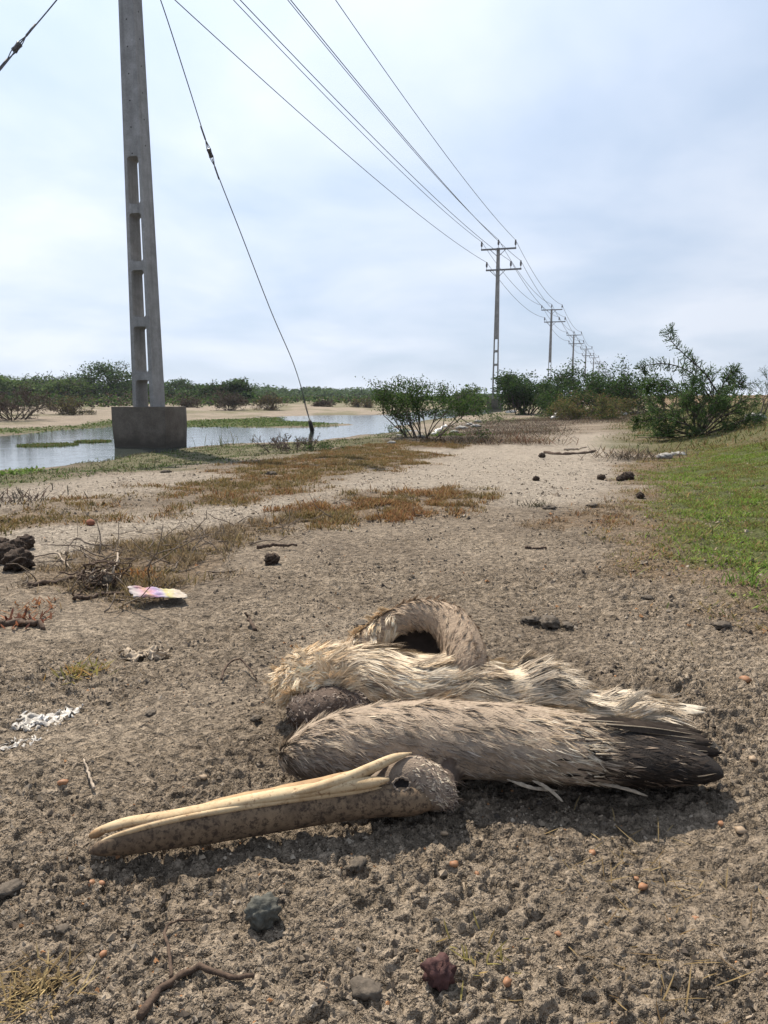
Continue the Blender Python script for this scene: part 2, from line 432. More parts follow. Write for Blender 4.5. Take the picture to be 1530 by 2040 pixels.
def micro(x, y, cell):
    """lumps and pits of the crusted sand; octaves finer than the mesh fade out"""
    wx = x + 0.006 * noise(x * 45, y * 45, 31); wy = y + 0.006 * noise(x * 45 + 9, y * 45, 32)
    def f(lam): return 1 - sstep(0.34 * lam, 0.72 * lam, cell)
    pit = 0.55 + 0.9 * fbm(x * 2.2, y * 2.2, 3, 40)
    pit = np.clip(pit, 0.18, 1.25)
    sm = inside(Z_SMOOTH, x, y, 0.25, 0.3, 2.0, 44)
    pit = pit * (1 - 0.72 * sm)
    n1 = noise(wx / 0.0125, wy / 0.0095, 11); h = -f(0.0105) * 0.0092 * sstep(0.02, 0.42, n1)
    n2 = noise(wx / 0.0078, wy / 0.0066, 12); h = h + f(0.0072) * 0.0078 * (np.abs(n2) * 1.2 - 0.3 + 0.35 * n2)
    n6 = noise(wx / 0.021 + 4, wy / 0.017, 18); h = h - f(0.019) * 0.0072 * sstep(0.12, 0.5, n6)
    n7 = noise(wx / 0.033 + 2, wy / 0.025, 19); h = h - f(0.03) * 0.0075 * sstep(0.18, 0.5, n7)
    n3 = noise(wx / 0.042, wy / 0.034, 13); h = h + f(0.038) * 0.0065 * n3
    h = h * pit
    n4 = noise(x / 0.13, y / 0.10, 14); h = h + f(0.1) * 0.0055 * n4 * (0.5 + 0.5 * pit)
    n5 = noise(x / 0.0055, y / 0.005, 15); h = h + f(0.005) * 0.0012 * n5
    # wheel and foot scuffs running away from the viewer on the left
    sc = noise((x + 0.55 * y) / 0.05, (y - 0.5 * x) / 0.30, 16); h = h + f(0.05) * 0.004 * sc * sm
    return h

# ---------------------------------------------------------------- ground sheet
ys = [-6.0, -2.0, -0.6, -0.1, 0.12, 0.25]
y = 0.34
while y < 1500:
    ys.append(y)
    k = 0.0030 if y < 2.2 else (0.0036 + (min(y, 8) - 2.2) / 5.8 * 0.008 if y < 8 else 0.016 + min(1, (y - 8) / 60) * 0.05)
    y += y * k
ys = np.array(ys)
NC, NS = 480, 26
u_in = np.linspace(-1, 1, NC); u_out = 1 + np.linspace(0, 1, NS + 1)[1:] ** 1.5
u = np.concatenate([-u_out[::-1], u_in, u_out])
yy = ys[:, None]; ya = np.maximum(np.abs(yy), 0.3)
hw_in, hw_out = 0.57 * ya + 0.05, 1.6 * ya + 2.5
xx = np.where(np.abs(u)[None] <= 1, u[None] * hw_in, np.sign(u)[None] * (hw_in + (np.abs(u)[None] - 1) * (hw_out - hw_in)))
YY = np.broadcast_to(yy, xx.shape)
cell = np.maximum(np.gradient(xx, axis=1), np.gradient(ys)[:, None] * 0.75)
xf, yf, cf = xx.ravel(), YY.ravel(), cell.ravel()
zf = G(xf, yf)
near = yf < 9
zf[near] += micro(xf[near], yf[near], cf[near])
c_green = np.zeros(len(xf)); c_or = np.zeros(len(xf)); c_dark = np.zeros(len(xf)); c_pale = np.zeros(len(xf))
v40 = yf < 90
X4, Y4 = xf[v40], yf[v40]
gr = np.maximum.reduce([inside(Z_GREEN_R, X4, Y4, 0.18, 0.35, 2.5, 50), 0.6 * inside(Z_SHORE, X4, Y4, 0.25, 0.6, 1.6, 51), inside(Z_FARGREEN, X4, Y4, 0.5, 0.4, .6, 52)])
orr = np.maximum.reduce([0.6 * inside(Z_OLIVE, X4, Y4, 0.2, 0.6, 2.2, 53), 0.5 * inside(Z_ORANGE, X4, Y4, 0.12, 0.3, 4, 54), 0.5 * inside(Z_TWIG, X4, Y4, 0.08, 0.2, 4, 55),
                         0.5 * inside(Z_SPARSE, X4, Y4, 0.06, 0.15, 5, 56), 0.6 * inside(Z_FRINGE_R, X4, Y4, 0.16, 0.3, 3, 57)])
gr = np.maximum(gr, 0.55 * sstep(40, 48, Y4) * (X4 < 12))
gr = np.maximum(gr, 0.55 * sstep(15, 20, Y4) * (X4 < 12) * sstep(-.12, .3, fbm(X4 * .45, Y4 * .25, 3, 66)))
bank = sstep(1.0, 2.5, X4 - xedge(Y4)) * sstep(7, 10, Y4)
orr = np.maximum.reduce([orr, 0.8 * bank, 0.7 * inside(Z_BACK, X4, Y4, 0.4, 0.5, 1.0, 62)])
gr = np.maximum(gr, 0.75 * inside(Z_BACK, X4, Y4, 0.4, 0.8, 1.0, 63))
gr = np.maximum(gr, 0.5 * bank * (fbm(X4 * .7, Y4 * .7, 3, 60) > 0.05) * (1 - sstep(9, 16, Y4)))
dk = np.maximum.reduce([0.75 * inside(Z_LITTER, X4, Y4, 0.35, 0.4, 1.0, 58), 0.45 * inside(Z_DAMP, X4, Y4, 0.06, 0.12, 7, 59)])
sh = sdf(LAKE, X4, Y4); dk = np.maximum(dk, 0.8 * (1 - sstep(-0.1, 0.5, sh)))
c_green[v40], c_or[v40], c_dark[v40] = gr, orr, dk
c_pale[v40] = np.maximum.reduce([inside(Z_TRACK, X4, Y4, 0.3, 0.3, 2, 61), 0.9 * inside(Z_PALE1, X4, Y4, 0.25, 0.3, 2, 64), 0.9 * inside(Z_PALE2, X4, Y4, 0.15, 0.2, 2, 65), 0.35 * (sstep(9, 14, Y4)) * (X4 < 3)])
nr, ncl = xx.shape
ii, jj = np.meshgrid(np.arange(nr - 1), np.arange(ncl - 1), indexing='ij')
quads = np.stack([ii * ncl + jj, ii * ncl + jj + 1, (ii + 1) * ncl + jj + 1, (ii + 1) * ncl + jj], -1).reshape(-1, 4)
gm = mesh_np('ground', np.stack([xf, yf, zf], 1), quads, None, np.stack([c_green, c_or, c_dark, c_pale], 1))

def sand_material():
    m, nt, b = mat_new('salty_sand')
    a = nd(nt, 'ShaderNodeAttribute', attribute_name='Col')
    sp = nd(nt, 'ShaderNodeSeparateColor'); nt.links.new(a.outputs['Color'], sp.inputs[0])
    big = tex_noise(nt, 2.3, 5, 0.6); mid = tex_noise(nt, 28, 6, 0.65); fine = tex_noise(nt, 420, 3, 0.7); grain = tex_noise(nt, 1100, 2, 0.6)
    base = ramp(nt, big.outputs['Fac'], [(0.30, (0.165, 0.132, 0.099)), (0.5, (0.222, 0.18, 0.136)), (0.72, (0.285, 0.235, 0.18))])
    base = mixc(nt, 1.0, base, ramp(nt, mid.outputs['Fac'], [(0.28, 0.5), (0.5, 1.0), (0.75, 1.25)]), 'MULTIPLY')
    base = mixc(nt, 1.0, base, ramp(nt, fine.outputs['Fac'], [(0.3, 0.5), (0.5, 1.0), (0.7, 1.35)]), 'MULTIPLY')
    base = mixc(nt, ramp(nt, grain.outputs['Fac'], [(0.66, 0.0), (0.72, 0.8)]), base, (0.52, 0.44, 0.35))
    base = mixc(nt, ramp(nt, grain.outputs['Fac'], [(0.28, 0.75), (0.33, 0.0)]), base, (0.09, 0.07, 0.055))
    pale = mixc(nt, 1.0, (0.40, 0.35, 0.29), ramp(nt, mid.outputs['Fac'], [(0.3, 0.55), (0.55, 1.05)]), 'MULTIPLY')
    al = nd(nt, 'ShaderNodeMath', operation='MULTIPLY'); nt.links.new(a.outputs['Alpha'], al.inputs[0]); al.inputs[1].default_value = 0.7
    base = mixc(nt, al.outputs[0], base, pale)
    base = mixc(nt, sp.outputs[1], base, mixc(nt, mid.outputs['Fac'], (0.11, 0.07, 0.035), (0.20, 0.135, 0.078)))
    base = mixc(nt, sp.outputs[0], base, mixc(nt, mid.outputs['Fac'], (0.055, 0.075, 0.022), (0.115, 0.115, 0.045)))
    dkf = nd(nt, 'ShaderNodeMath', operation='MULTIPLY'); nt.links.new(sp.outputs[2], dkf.inputs[0])
    nt.links.new(ramp(nt, mid.outputs['Fac'], [(0.3, 1.0), (0.62, 0.35)]), dkf.inputs[1])
    base = mixc(nt, dkf.outputs[0], base, (0.095, 0.075, 0.058))
    nt.links.new(base, b.inputs['Base Color'])
    b.inputs['Roughness'].default_value = 0.95; b.inputs['Specular IOR Level'].default_value = 0.12
    far = tex_noise(nt, 75, 4, 0.65)
    b1 = nd(nt, 'ShaderNodeBump'); b1.inputs['Strength'].default_value = 1.0; b1.inputs['Distance'].default_value = 0.010
    nt.links.new(ramp(nt, far.outputs['Fac'], [(0.36, 0.0), (0.5, 0.75), (0.62, 1.0)]), b1.inputs['Height'])
    b2 = nd(nt, 'ShaderNodeBump'); b2.inputs['Strength'].default_value = 0.5; b2.inputs['Distance'].default_value = 0.0012
    nt.links.new(fine.outputs['Fac'], b2.inputs['Height']); nt.links.new(b1.outputs[0], b2.inputs['Normal'])
    nt.links.new(b2.outputs[0], b.inputs['Normal'])
    return m
M_SAND = sand_material()
link('ground', gm, M_SAND, kind='structure')

# ---------------------------------------------------------------- water
def water_material():
    m, nt, b = mat_new('lagoon_water')
    b.inputs['Base Color'].default_value = (0.045, 0.055, 0.05, 1)
    b.inputs['Roughness'].default_value = 0.06; b.inputs['IOR'].default_value = 1.33
    tc = nd(nt, 'ShaderNodeTexCoord'); mp = nd(nt, 'ShaderNodeMapping'); mp.inputs['Scale'].default_value = (1.2, 5.0, 1)
    nt.links.new(tc.outputs['Object'], mp.inputs[0])
    n = nd(nt, 'ShaderNodeTexNoise'); n.inputs['Scale'].default_value = 2.2; n.inputs['Detail'].default_value = 4
    nt.links.new(mp.outputs[0], n.inputs['Vector']); bump(nt, b, n.outputs['Fac'], 0.10, 0.03)
    return m
nx, ny = 60, 60
gx, gy = np.meshgrid(np.linspace(-60, 16, nx), np.linspace(5, 62, ny))
i, j = np.meshgrid(np.arange(ny - 1), np.arange(nx - 1), indexing='ij')
wq = np.stack([i * nx + j, i * nx + j + 1, (i + 1) * nx + j + 1, (i + 1) * nx + j], -1).reshape(-1, 4)
# keep only the part over the lake bed
cx = gx.ravel()[wq].mean(1); cy = gy.ravel()[wq].mean(1)
wq = wq[sdf(LAKE, cx, cy) < 1.6]
link('water', mesh_np('water', np.stack([gx.ravel(), gy.ravel(), np.full(gx.size, WATER_Z)], 1), wq), water_material(), kind='structure')

# ================================================================ power line
P1 = np.array([-3.32, 10.75]); P2 = np.array([6.27, 43.0])
LINE = unit(P2 - P1); SPAN = np.array([9.35, 29.2])
POLE_XY = [P1, P2] + [P2 + SPAN * k + np.array([0.16, 0]) * k * 0 for k in range(1, 11)]
PZ = WATER_Z
TOP = 8.55 - PZ
DROP = 0.95                                                # the near pole stands that much deeper
def pole_meshes(TOP):
    W0, T0 = 0.345, 0.30
    Wz = lambda z: W0 - 0.0215 * z
    Tz = lambda z: T0 - 0.0165 * z
    # window openings, from the near pole's photo rows
    fz = lambda py: at_d(290, py, P1[1] - 0.15)[2] - PZ
    wins = [(fz(b), fz(t)) for t, b in ((309, 405), (423, 520), (537, 632), (650, 742))] + [(0.52, fz(757))]
    mb = MB()
    def slab(z0, z1, xa, xb, tk=1.0):                       # xa, xb as fraction of the half width
        v = []
        for z in (z0, z1):
            w, t = Wz(z) / 2, Tz(z) / 2 * tk
            c = min(0.016, t * .3)
            for x, y in ((xa, -1), (xb, -1), (xb, 1), (xa, 1)): v.append((x * w, y * t, z))
        mb.add(v, [(3, 2, 1, 0), (4, 5, 6, 7), (0, 1, 5, 4), (1, 2, 6, 5), (2, 3, 7, 6), (3, 0, 4, 7)])
    leg = 0.66                                             # opening half width as a fraction
    wins = sorted(wins)
    segs = [0.0]; 
    slab(0.0, wins[-1][1] + 0.0, -1, -leg); slab(0.0, wins[-1][1] + 0.0, leg, 1)
    prev = 0.0
    for a, b in wins:
        if a > prev + 1e-3: slab(prev, a, -leg, leg, 0.985)
        prev = b
    slab(prev, TOP, -1, 1)
    # rounded corners of the openings
    for a, b in wins:
        for z, sz in ((a, 1), (b, -1)):
            for sx in (-1, 1):
                w = Wz(z) / 2 * leg; t = Tz(z) / 2 * 0.985; r = 0.042
                pr = [(sx * w, z)] + [(sx * (w - r + r * math.cos(q)), z + sz * (r - r * math.sin(q))) for q in np.linspace(0, math.pi / 2, 5)]
                v = [(x, -t, zz) for x, zz in pr] + [(x, t, zz) for x, zz in pr]; n = len(pr)
                tr = []
                for k in range(1, n - 1): tr += [(0, k, k + 1), (n, n + k + 1, n + k)]
                q = [(k, k + 1, n + k + 1, n + k) for k in range(1, n - 1)]
                mb.add(v, q, tr)
    shaft = mb.mesh('shaft', smooth=False)
    hb = MB()
    for k in range(14):
        z = 3.9 + k * 0.33
        for face in (0, 1):
            ph = np.linspace(0, 2 * np.pi, 9)[:-1]; r = 0.011
            if face == 0: v = [(0.0 + r * math.cos(p), -Tz(z) / 2 - 0.002, z + r * math.sin(p)) for p in ph]
            else: v = [(Wz(z) / 2 + 0.002, r * math.cos(p), z + 0.12 + r * math.sin(p)) for p in ph]
            v = v + [tuple(np.mean(v, 0))]
            hb.add(v, None, [(8, i, (i + 1) % 8) for i in range(8)])
    holes = hb.mesh('bolt_holes', smooth=False)
    # footing block: slightly uneven, rounded corners
    nb = 10; gv = []
    bx, by, bz0, bz1 = 0.90, 0.58, -0.5, 0.56
    zs = np.linspace(bz0, bz1, 9); ring = []
    for s in range(4):
        for k in range(6):
            t = k / 6 * 2 - 1
            ring.append([(t, -1), (1, t), (-t, 1), (-1, -t)][s])
    ring = np.array(ring); ring = ring * (1 - 0.05 * (np.abs(ring[:, 0]) * np.abs(ring[:, 1])) ** 6)[:, None]
    g = []
    for z in zs:
        k = 1 - 0.035 * sstep(0.3, 0.0, z)
        rr = ring * k
        off = 1 + 0.012 * noise(np.arange(len(ring)) * .7, np.full(len(ring), z * 4.0), 3)
        g.append(np.stack([rr[:, 0] * bx / 2 * off, rr[:, 1] * by / 2 * off, np.full(len(ring), z) + (0.006 * noise(np.arange(len(ring)) * .5, np.zeros(len(ring)), 9) if z == bz1 else 0)], 1))
    v, q, t = grid_mesh_parts(np.array(g)); q = q[:, ::-1]
    block = mesh_np('footing_block', v, q, t, smooth=False)
    return shaft, holes, block
def arm_mesh(x0, x1, z, y=-0.13):
    v, q = box_vq(x1 - x0, 0.075, 0.085, ((x0 + x1) / 2, y, z)); return v, q
shaft_me, holes_me, block_me = pole_meshes(TOP)
shaft_near = pole_meshes(TOP - DROP)[0]
M_BLOCK = mat_new('footing_concrete')
def block_mat():
    m, nt, b = M_BLOCK
    n = tex_noise(nt, 5, 6, 0.65); n2 = tex_noise(nt, 60, 4, 0.7)
    c = ramp(nt, n.outputs['Fac'], [(0.25, (0.075, 0.06, 0.048)), (0.75, (0.16, 0.135, 0.11))])
    c = mixc(nt, 1.0, c, ramp(nt, n2.outputs['Fac'], [(0.3, 0.7), (0.7, 1.15)]), 'MULTIPLY')
    tc = nd(nt, 'ShaderNodeTexCoord'); sp = nd(nt, 'ShaderNodeSeparateXYZ'); nt.links.new(tc.outputs['Object'], sp.inputs[0])
    ad = nd(nt, 'ShaderNodeMath', operation='MULTIPLY_ADD'); nt.links.new(n.outputs['Fac'], ad.inputs[0]); ad.inputs[1].default_value = 0.35; nt.links.new(sp.outputs['Z'], ad.inputs[2])
    c = mixc(nt, ramp(nt, ad.outputs[0], [(0.22, 0.85), (0.42, 0.0)]), c, (0.045, 0.036, 0.026))     # tide mark
    nt.links.new(c, b.inputs['Base Color']); b.inputs['Roughness'].default_value = 0.9
    bump(nt, b, n2.outputs['Fac'], 0.5, 0.006)
    return m
M_BLOCK = block_mat()
Z1, Z2 = 8.47 - PZ, 7.37 - PZ
INS = [(-0.90, Z1), (0.0, TOP + 0.02), (0.95, Z1), (-0.60, Z2), (0.72, Z2), (1.26, Z2)]
arm1 = mesh_np('crossarm', *arm_mesh(-0.93, 0.99, Z1), smooth=False); arm2 = mesh_np('crossarm', *arm_mesh(-0.64, 1.30, Z2), smooth=False)
def brace_mesh(x, z):
    v, q, t = tube_vq([(x, -0.13, z - 0.03), (0.06 * np.sign(x), -0.12, z - 0.36)], 0.018, 5); return mesh_np('brace', v, q, t)
braces = [brace_mesh(s * 0.42, z) for z in (Z1, Z2) for s in (-1, 1)]
def lathe(prof, seg=10):
    g = np.array([[(r * math.cos(p), r * math.sin(p), z) for p in np.linspace(0, 2 * np.pi, seg + 1)[:-1]] for r, z in prof])
    v, q, t = grid_mesh_parts(g); return v, q, t
ins_me = mesh_np('insulator', *lathe([(0.012, 0), (0.014, .12), (0.022, .13), (0.055, .15), (0.05, .18), (0.032, .19), (0.062, .21), (0.055, .25), (0.035, .26), (0.058, .28), (0.05, .32), (0.036, .33), (0.036, .36), (0.045, .38), (0.02, .42)]))
POLE_LABELS = ['tall concrete pole with window slots standing on a block in the water', 'second concrete pole down the line, beside the round dark bush',
               'third concrete pole, rising between the two large bushes', 'fourth pole of the line, its foot hidden by the widest bush',
               'fifth pole of the line, small above the bush', 'sixth pole of the line, tiny above the bush crown', 'seventh pole of the receding line',
               'eighth pole of the receding line', 'ninth pole of the receding line', 'tenth pole of the receding line', 'eleventh pole of the receding line', 'farthest pole, last at the end of the power line']
pole_tips = []
rotz = math.atan2(-LINE[0], LINE[1])
for k, p in enumerate(POLE_XY):
    z = PZ if k == 0 else max(g1(*p), PZ) - 0.1
    if k > 0: z = PZ
    root = thing('power_pole', POLE_LABELS[k], 'power pole', (p[0], p[1], z), 'power poles along the sand track')
    root.rotation_euler = (0, 0, rotz)
    link('shaft', shaft_near if k == 0 else shaft_me, M_CONC, root)
    dz = -DROP if k == 0 else 0.0
    link('footing_block', block_me, M_BLOCK, root)
    if k < 2: link('bolt_holes', holes_me, M_HOLE, root, kind='stuff')
    for me_, m_ in [(arm1, M_METAL), (arm2, M_METAL)] + [(b, M_METAL) for b in braces]:
        link('crossarm' if me_ in (arm1, arm2) else 'brace', me_, m_, root).location.z = dz
    ca, sa = math.cos(rotz), math.sin(rotz); tips = []
    for x, zz in INS:
        zz = zz + dz - (0.15 if k == 0 and zz == Z2 else 0)
        if k == 0 and x == 0.72: x = 0.36
        if k == 0 and x == 1.26: x = 1.14
        yy_ = 0.0 if x == 0 else -0.13
        o = link('insulator', ins_me, M_INS, root); o.location = (x, yy_, zz + (0.03 if x else 0))
        if k > 3: o.scale = (1.3, 1.3, 1)
        tips.append(np.array([p[0] + ca * x - sa * yy_, p[1] + sa * x + ca * yy_, z + zz + 0.42]))
    pole_tips.append(tips)
WIRE_LABELS = ['power wire on the left end of the upper crossarms', 'power wire on the pole tops, middle of the upper three', 'power wire on the right end of the upper crossarms, highest wire',
               'power wire on the left end of the lower crossarms, lowest wire', 'power wire on the inner right pin of the lower crossarms', 'power wire on the right end of the lower crossarms']
for w in range(6):
    mb = MB()
    pts, rad = [], []
    for k in range(len(POLE_XY) - 1):
        a, b = pole_tips[k][w], pole_tips[k + 1][w]
        ts = np.linspace(0, 1, 25)[(1 if k else 0):]
        sag = 0.36 if k == 0 else 0.62
        for t in ts:
            q = a * (1 - t) + b * t; q[2] -= 4 * sag * t * (1 - t); pts.append(q)
            d = math.hypot(q[0], q[1]); rad.append(0.0065 + 0.00012 * min(d, 120))
    v, q, t = tube_vq(pts, np.array(rad), 5)
    tag(link('power_wire', mesh_np('power_wire', v, q, t), M_WIRE), WIRE_LABELS[w], 'power wire', 'wires of the power line')

# guy wires
def guy(label, pts, ins_t, r, anchor=False):
    pts = catmull(pts, 60); root = thing('guy_wire', label, 'guy wire', pts[-1])
    off = pts[-1]
    k = int(ins_t * 59)
    def part(name, P, rr, m, seg=6):
        v, q, t = tube_vq(np.asarray(P) - off, rr, seg); return link(name, mesh_np(name, v, q, t), m, root)
    part('cable', pts[:k + 1], r, M_WIRE); part('cable', pts[k + 1:], r, M_WIRE)
    d = unit(pts[k + 1] - pts[k]); c = (pts[k] + pts[k + 1]) / 2
    part('strain_insulator', [c - d * s for s in (0.07, 0.06, 0.02, -0.02, -0.06, -0.07)], np.array([0.012, 0.045, 0.038, 0.038, 0.045, 0.012]) * 0.85, M_INS, 8)
    s = unit(np.cross(d, np.array([0, 1.0, 0])))
    for sg, e in ((1, -1), (-1, -1), (1, 1), (-1, 1)):
        part('loop', [c + d * e * 0.20, c + d * e * 0.10 + s * sg * 0.022, c + d * e * 0.03 + s * sg * 0.03], 0.006, M_WIRE, 5)
    part('grip', [c - d * 0.20, c - d * 0.40], r * 1.7, M_WIRE); part('grip', [c + d * 0.20, c + d * 0.40], r * 1.7, M_WIRE)
    return root, part, pts
gA = at_d(254, -176, P1[1])
g_pts = [gA, at_d(320, 0, 11.3), at_d(372, 160, 11.9), at_d(423, 318, 12.5), at_d(478, 460, 13.1), at_d(540, 620, 13.9), at_d(585, 725, 14.5), at_d(606, 795, 14.9), at_d(617, 838, 15.15)]
root, part, pts = guy('slack guy wire ending above the water right of the near pole', g_pts, 0.372, 0.0085)
e = g_pts[-1]; e2 = at_d(622, 858, 15.3)
part('anchor_turnbuckle', [e, e + (e2 - e) * .15, e2], np.array([0.03, 0.042, 0.05]), M_INS, 8)
part('anchor_rod', [e2, np.array([e2[0] + .05, e2[1] + .1, -0.5])], 0.02, M_INS, 6)
part('cable_tail', [g_pts[-3], at_d(600, 770, 14.75) , at_d(608, 810, 15.0), e], 0.007, M_WIRE)
g2 = [gA, at_d(113, 0, 10.2), at_d(33, 95, 9.9), at_d(0, 140, 9.75), at_d(-300, 500, 8.9), at_d(-560, 960, 8.2)]
g2[-1][2] = g1(g2[-1][0], g2[-1][1])
guy('guy wire running down to the upper left with a strain insulator', g2, 0.40, 0.0085)

# ================================================================ the dead pelican
def st(px, py, a, b, z=None, D=None):
    p = at_z(px, py, z) if D is None else at_d(px, py, D)
    return (p[0], p[1], p[2], a, b)
bird_o = at_z(860, 1480, 0.0)
pel = thing('dead_pelican', 'dead pelican with long bill, pale plumage and dark folded wing on the sand', 'pelican', (0, 0, 0))
br = np.random.default_rng(21)
# shells ------------------------------------------------------------
wing_st = [st(554, 1510, .004, .006, .034), st(580, 1505, .020, .022, .038), st(640, 1493, .037, .044, .043), st(750, 1477, .046, .055, .050), st(880, 1470, .048, .060, .052),
           st(1020, 1476, .046, .062, .051), st(1150, 1490, .041, .062, .047), st(1260, 1502, .033, .060, .040), st(1360, 1514, .022, .050, .030), st(1415, 1524, .010, .03, .018)]
wing_g = loft_grid(wing_st, 70, 28, lump=0.06, lumpf=9, seed=2)
body_st = [st(560, 1392, .012, .02, D=1.10), st(590, 1368, .036, .045, D=1.115), st(650, 1352, .047, .060, D=1.13), st(740, 1352, .045, .070, D=1.12), st(850, 1362, .040, .070, D=1.11),
           st(960, 1372, .038, .066, D=1.10), st(1020, 1380, .034, .058, D=1.09), st(1065, 1376, .040, .056, D=1.09), st(1110, 1390, .032, .050, D=1.08), st(1160, 1405, .020, .046, D=1.07),
           st(1260, 1412, .014, .040, D=1.06), st(1350, 1420, .008, .034, D=1.05)]
body_g = loft_grid(body_st, 80, 30, lump=0.10, lumpf=11, seed=5)
mud_st = [st(572, 1420, .006, .01, D=1.045), st(590, 1418, .020, .026, D=1.045), st(640, 1414, .027, .034, D=1.045), st(700, 1404, .024, .030, D=1.05), st(740, 1398, .010, .014, D=1.055)]
mud_g = loft_grid(mud_st, 30, 20, lump=0.22, lumpf=6, seed=8)
arch_st = [st(640, 1352, .014, .018, D=1.15), st(680, 1322, .019, .021, D=1.165), st(728, 1281, .018, .021, D=1.19), st(778, 1243, .016, .021, D=1.21), st(838, 1224, .018, .025, D=1.215), st(893, 1240, .028, .031, D=1.195),
           st(922, 1283, .035, .033, D=1.155), st(931, 1324, .034, .031, D=1.115), st(933, 1351, .024, .024, D=1.09), st(934, 1367, .006, .008, D=1.08)]
arch_g = loft_grid(arch_st, 60, 22, up=(0, -0.9, 0.45), lump=0.05, lumpf=8, seed=9)
head_st = [st(905, 1600, .006, .008, z=.022), st(884, 1584, .021, .020, z=.030), st(850, 1567, .031, .026, z=.036), st(812, 1562, .033, .027, z=.037), st(772, 1572, .026, .023, z=.031), st(730, 1590, .016, .016, z=.024)]
head_g = loft_grid(head_st, 36, 24, lump=0.05, lumpf=5, seed=12)
neck_st = [st(880, 1575, .018, .016, z=.028), st(888, 1545, .020, .018, z=.026), st(892, 1510, .022, .024, z=.026), st(895, 1480, .02, .024, z=.03)]
neck_g = loft_grid(neck_st, 20, 16, seed=13)
shells = [(wing_g, (0.30, 0.235, 0.175)), (body_g, (0.55, 0.46, 0.34)), (mud_g, (0.085, 0.06, 0.047)), (arch_g, (0.30, 0.225, 0.16)), (head_g, (0.20, 0.155, 0.118)), (neck_g, (0.10, 0.075, 0.06))]
mb = MB()
for g, c in shells:
    v, q, t = grid_mesh_parts(g); mb.add(v, q, t, c)
raw = mb.mesh('shells'); tmp = bpy.data.objects.new('tmp', raw); COL.objects.link(tmp)
rm = tmp.modifiers.new('remesh', 'REMESH'); rm.mode = 'VOXEL'; rm.voxel_size = 0.005
dg = bpy.context.evaluated_depsgraph_get(); dg.update()
body_me = bpy.data.meshes.new_from_object(tmp.evaluated_get(dg)); body_me.name = 'body'
bpy.data.objects.remove(tmp)
nv = len(body_me.vertices); co = np.empty(nv * 3, np.float32); body_me.vertices.foreach_get('co', co); co = co.reshape(-1, 3)
cen = [(g.reshape(-1, 3)[::3], c) for g, c in shells]
kd = kdtree.KDTree(sum(len(a) for a, _ in cen)); kc = []
for a, c in cen:
    for p in a: kd.insert(p, len(kc)); kc.append(c)
kd.balance()
cols = np.array([kc[kd.find(p)[1]] for p in co])
wing_c = np.array(shells[0][1])
tipk = sstep(0.25, 0.31, co[:, 0]) * (np.abs(cols - wing_c).sum(1) < 1e-4)
cols = cols * (1 - tipk[:, None]) + np.array([0.016, 0.012, 0.01]) * tipk[:, None]
for a in list(body_me.attributes):
    if a.name == 'Col': body_me.attributes.remove(a)
ca_ = body_me.color_attributes.new('Col', 'FLOAT_COLOR', 'POINT'); ca_.data.foreach_set('color', np.concatenate([cols, np.ones((nv, 1))], 1).astype(np.float32).ravel())
body_me.polygons.foreach_set('use_smooth', np.ones(len(body_me.polygons), bool))
body_me.materials.clear()
link('body', body_me, M_SKIN, pel)

CREAM = [(0.52, 0.44, 0.33), (0.62, 0.55, 0.44), (0.40, 0.31, 0.21), (0.34, 0.25, 0.16), (0.2, 0.15, 0.11)]
TAN = [(0.29, 0.22, 0.16), (0.38, 0.295, 0.215), (0.21, 0.16, 0.12), (0.48, 0.40, 0.30), (0.13, 0.10, 0.08)]
GREY = [(0.20, 0.165, 0.135), (0.28, 0.235, 0.195), (0.14, 0.11, 0.09), (0.36, 0.31, 0.26)]
DARK = [(0.022, 0.016, 0.012), (0.036, 0.027, 0.021), (0.055, 0.042, 0.033), (0.015, 0.011, 0.009)]
DOWN = [(0.62, 0.49, 0.33), (0.70, 0.60, 0.46), (0.50, 0.34, 0.19), (0.56, 0.42, 0.27)]
MUD = [(0.12, 0.09, 0.075), (0.20, 0.16, 0.135), (0.07, 0.05, 0.04), (0.30, 0.25, 0.21)]
def coat(name, g, n, u0, u1, p0, p1, Lr, Wr, flow, cf, lift=(0.05, 0.25), curl=(-0.25, 0.0), jit=0.25, mb=None):
    """feather strands lying along a shell; flow(u, ph) -> (along, around) weights, cf(u, ph, rg) -> colours"""
    own = mb is None
    mb = MB() if own else mb
    u = br.uniform(u0, u1, n); ph = br.uniform(p0, p1, n)
    P, A, B, N = grid_sample(g, u, ph)
    fa, fb = flow(u, ph)
    D = A * np.asarray(fa)[:, None] + B * np.asarray(fb)[:, None]
    clump = noise(u * 60, ph * 9, 77)
    D = unit(D) + jit * 0.6 * clump[:, None] * B + br.normal(0, jit * 0.5, (n, 3))
    c = cf(u, ph)
    L = br.uniform(*Lr, n); Wd = br.uniform(*Wr, n)
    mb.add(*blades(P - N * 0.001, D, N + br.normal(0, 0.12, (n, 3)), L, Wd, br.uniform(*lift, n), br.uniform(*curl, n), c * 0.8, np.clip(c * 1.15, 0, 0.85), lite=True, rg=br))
    if own: return link(name, mb.mesh(name), M_FEATHER, pel, kind='stuff')
one = lambda u: np.ones_like(u)
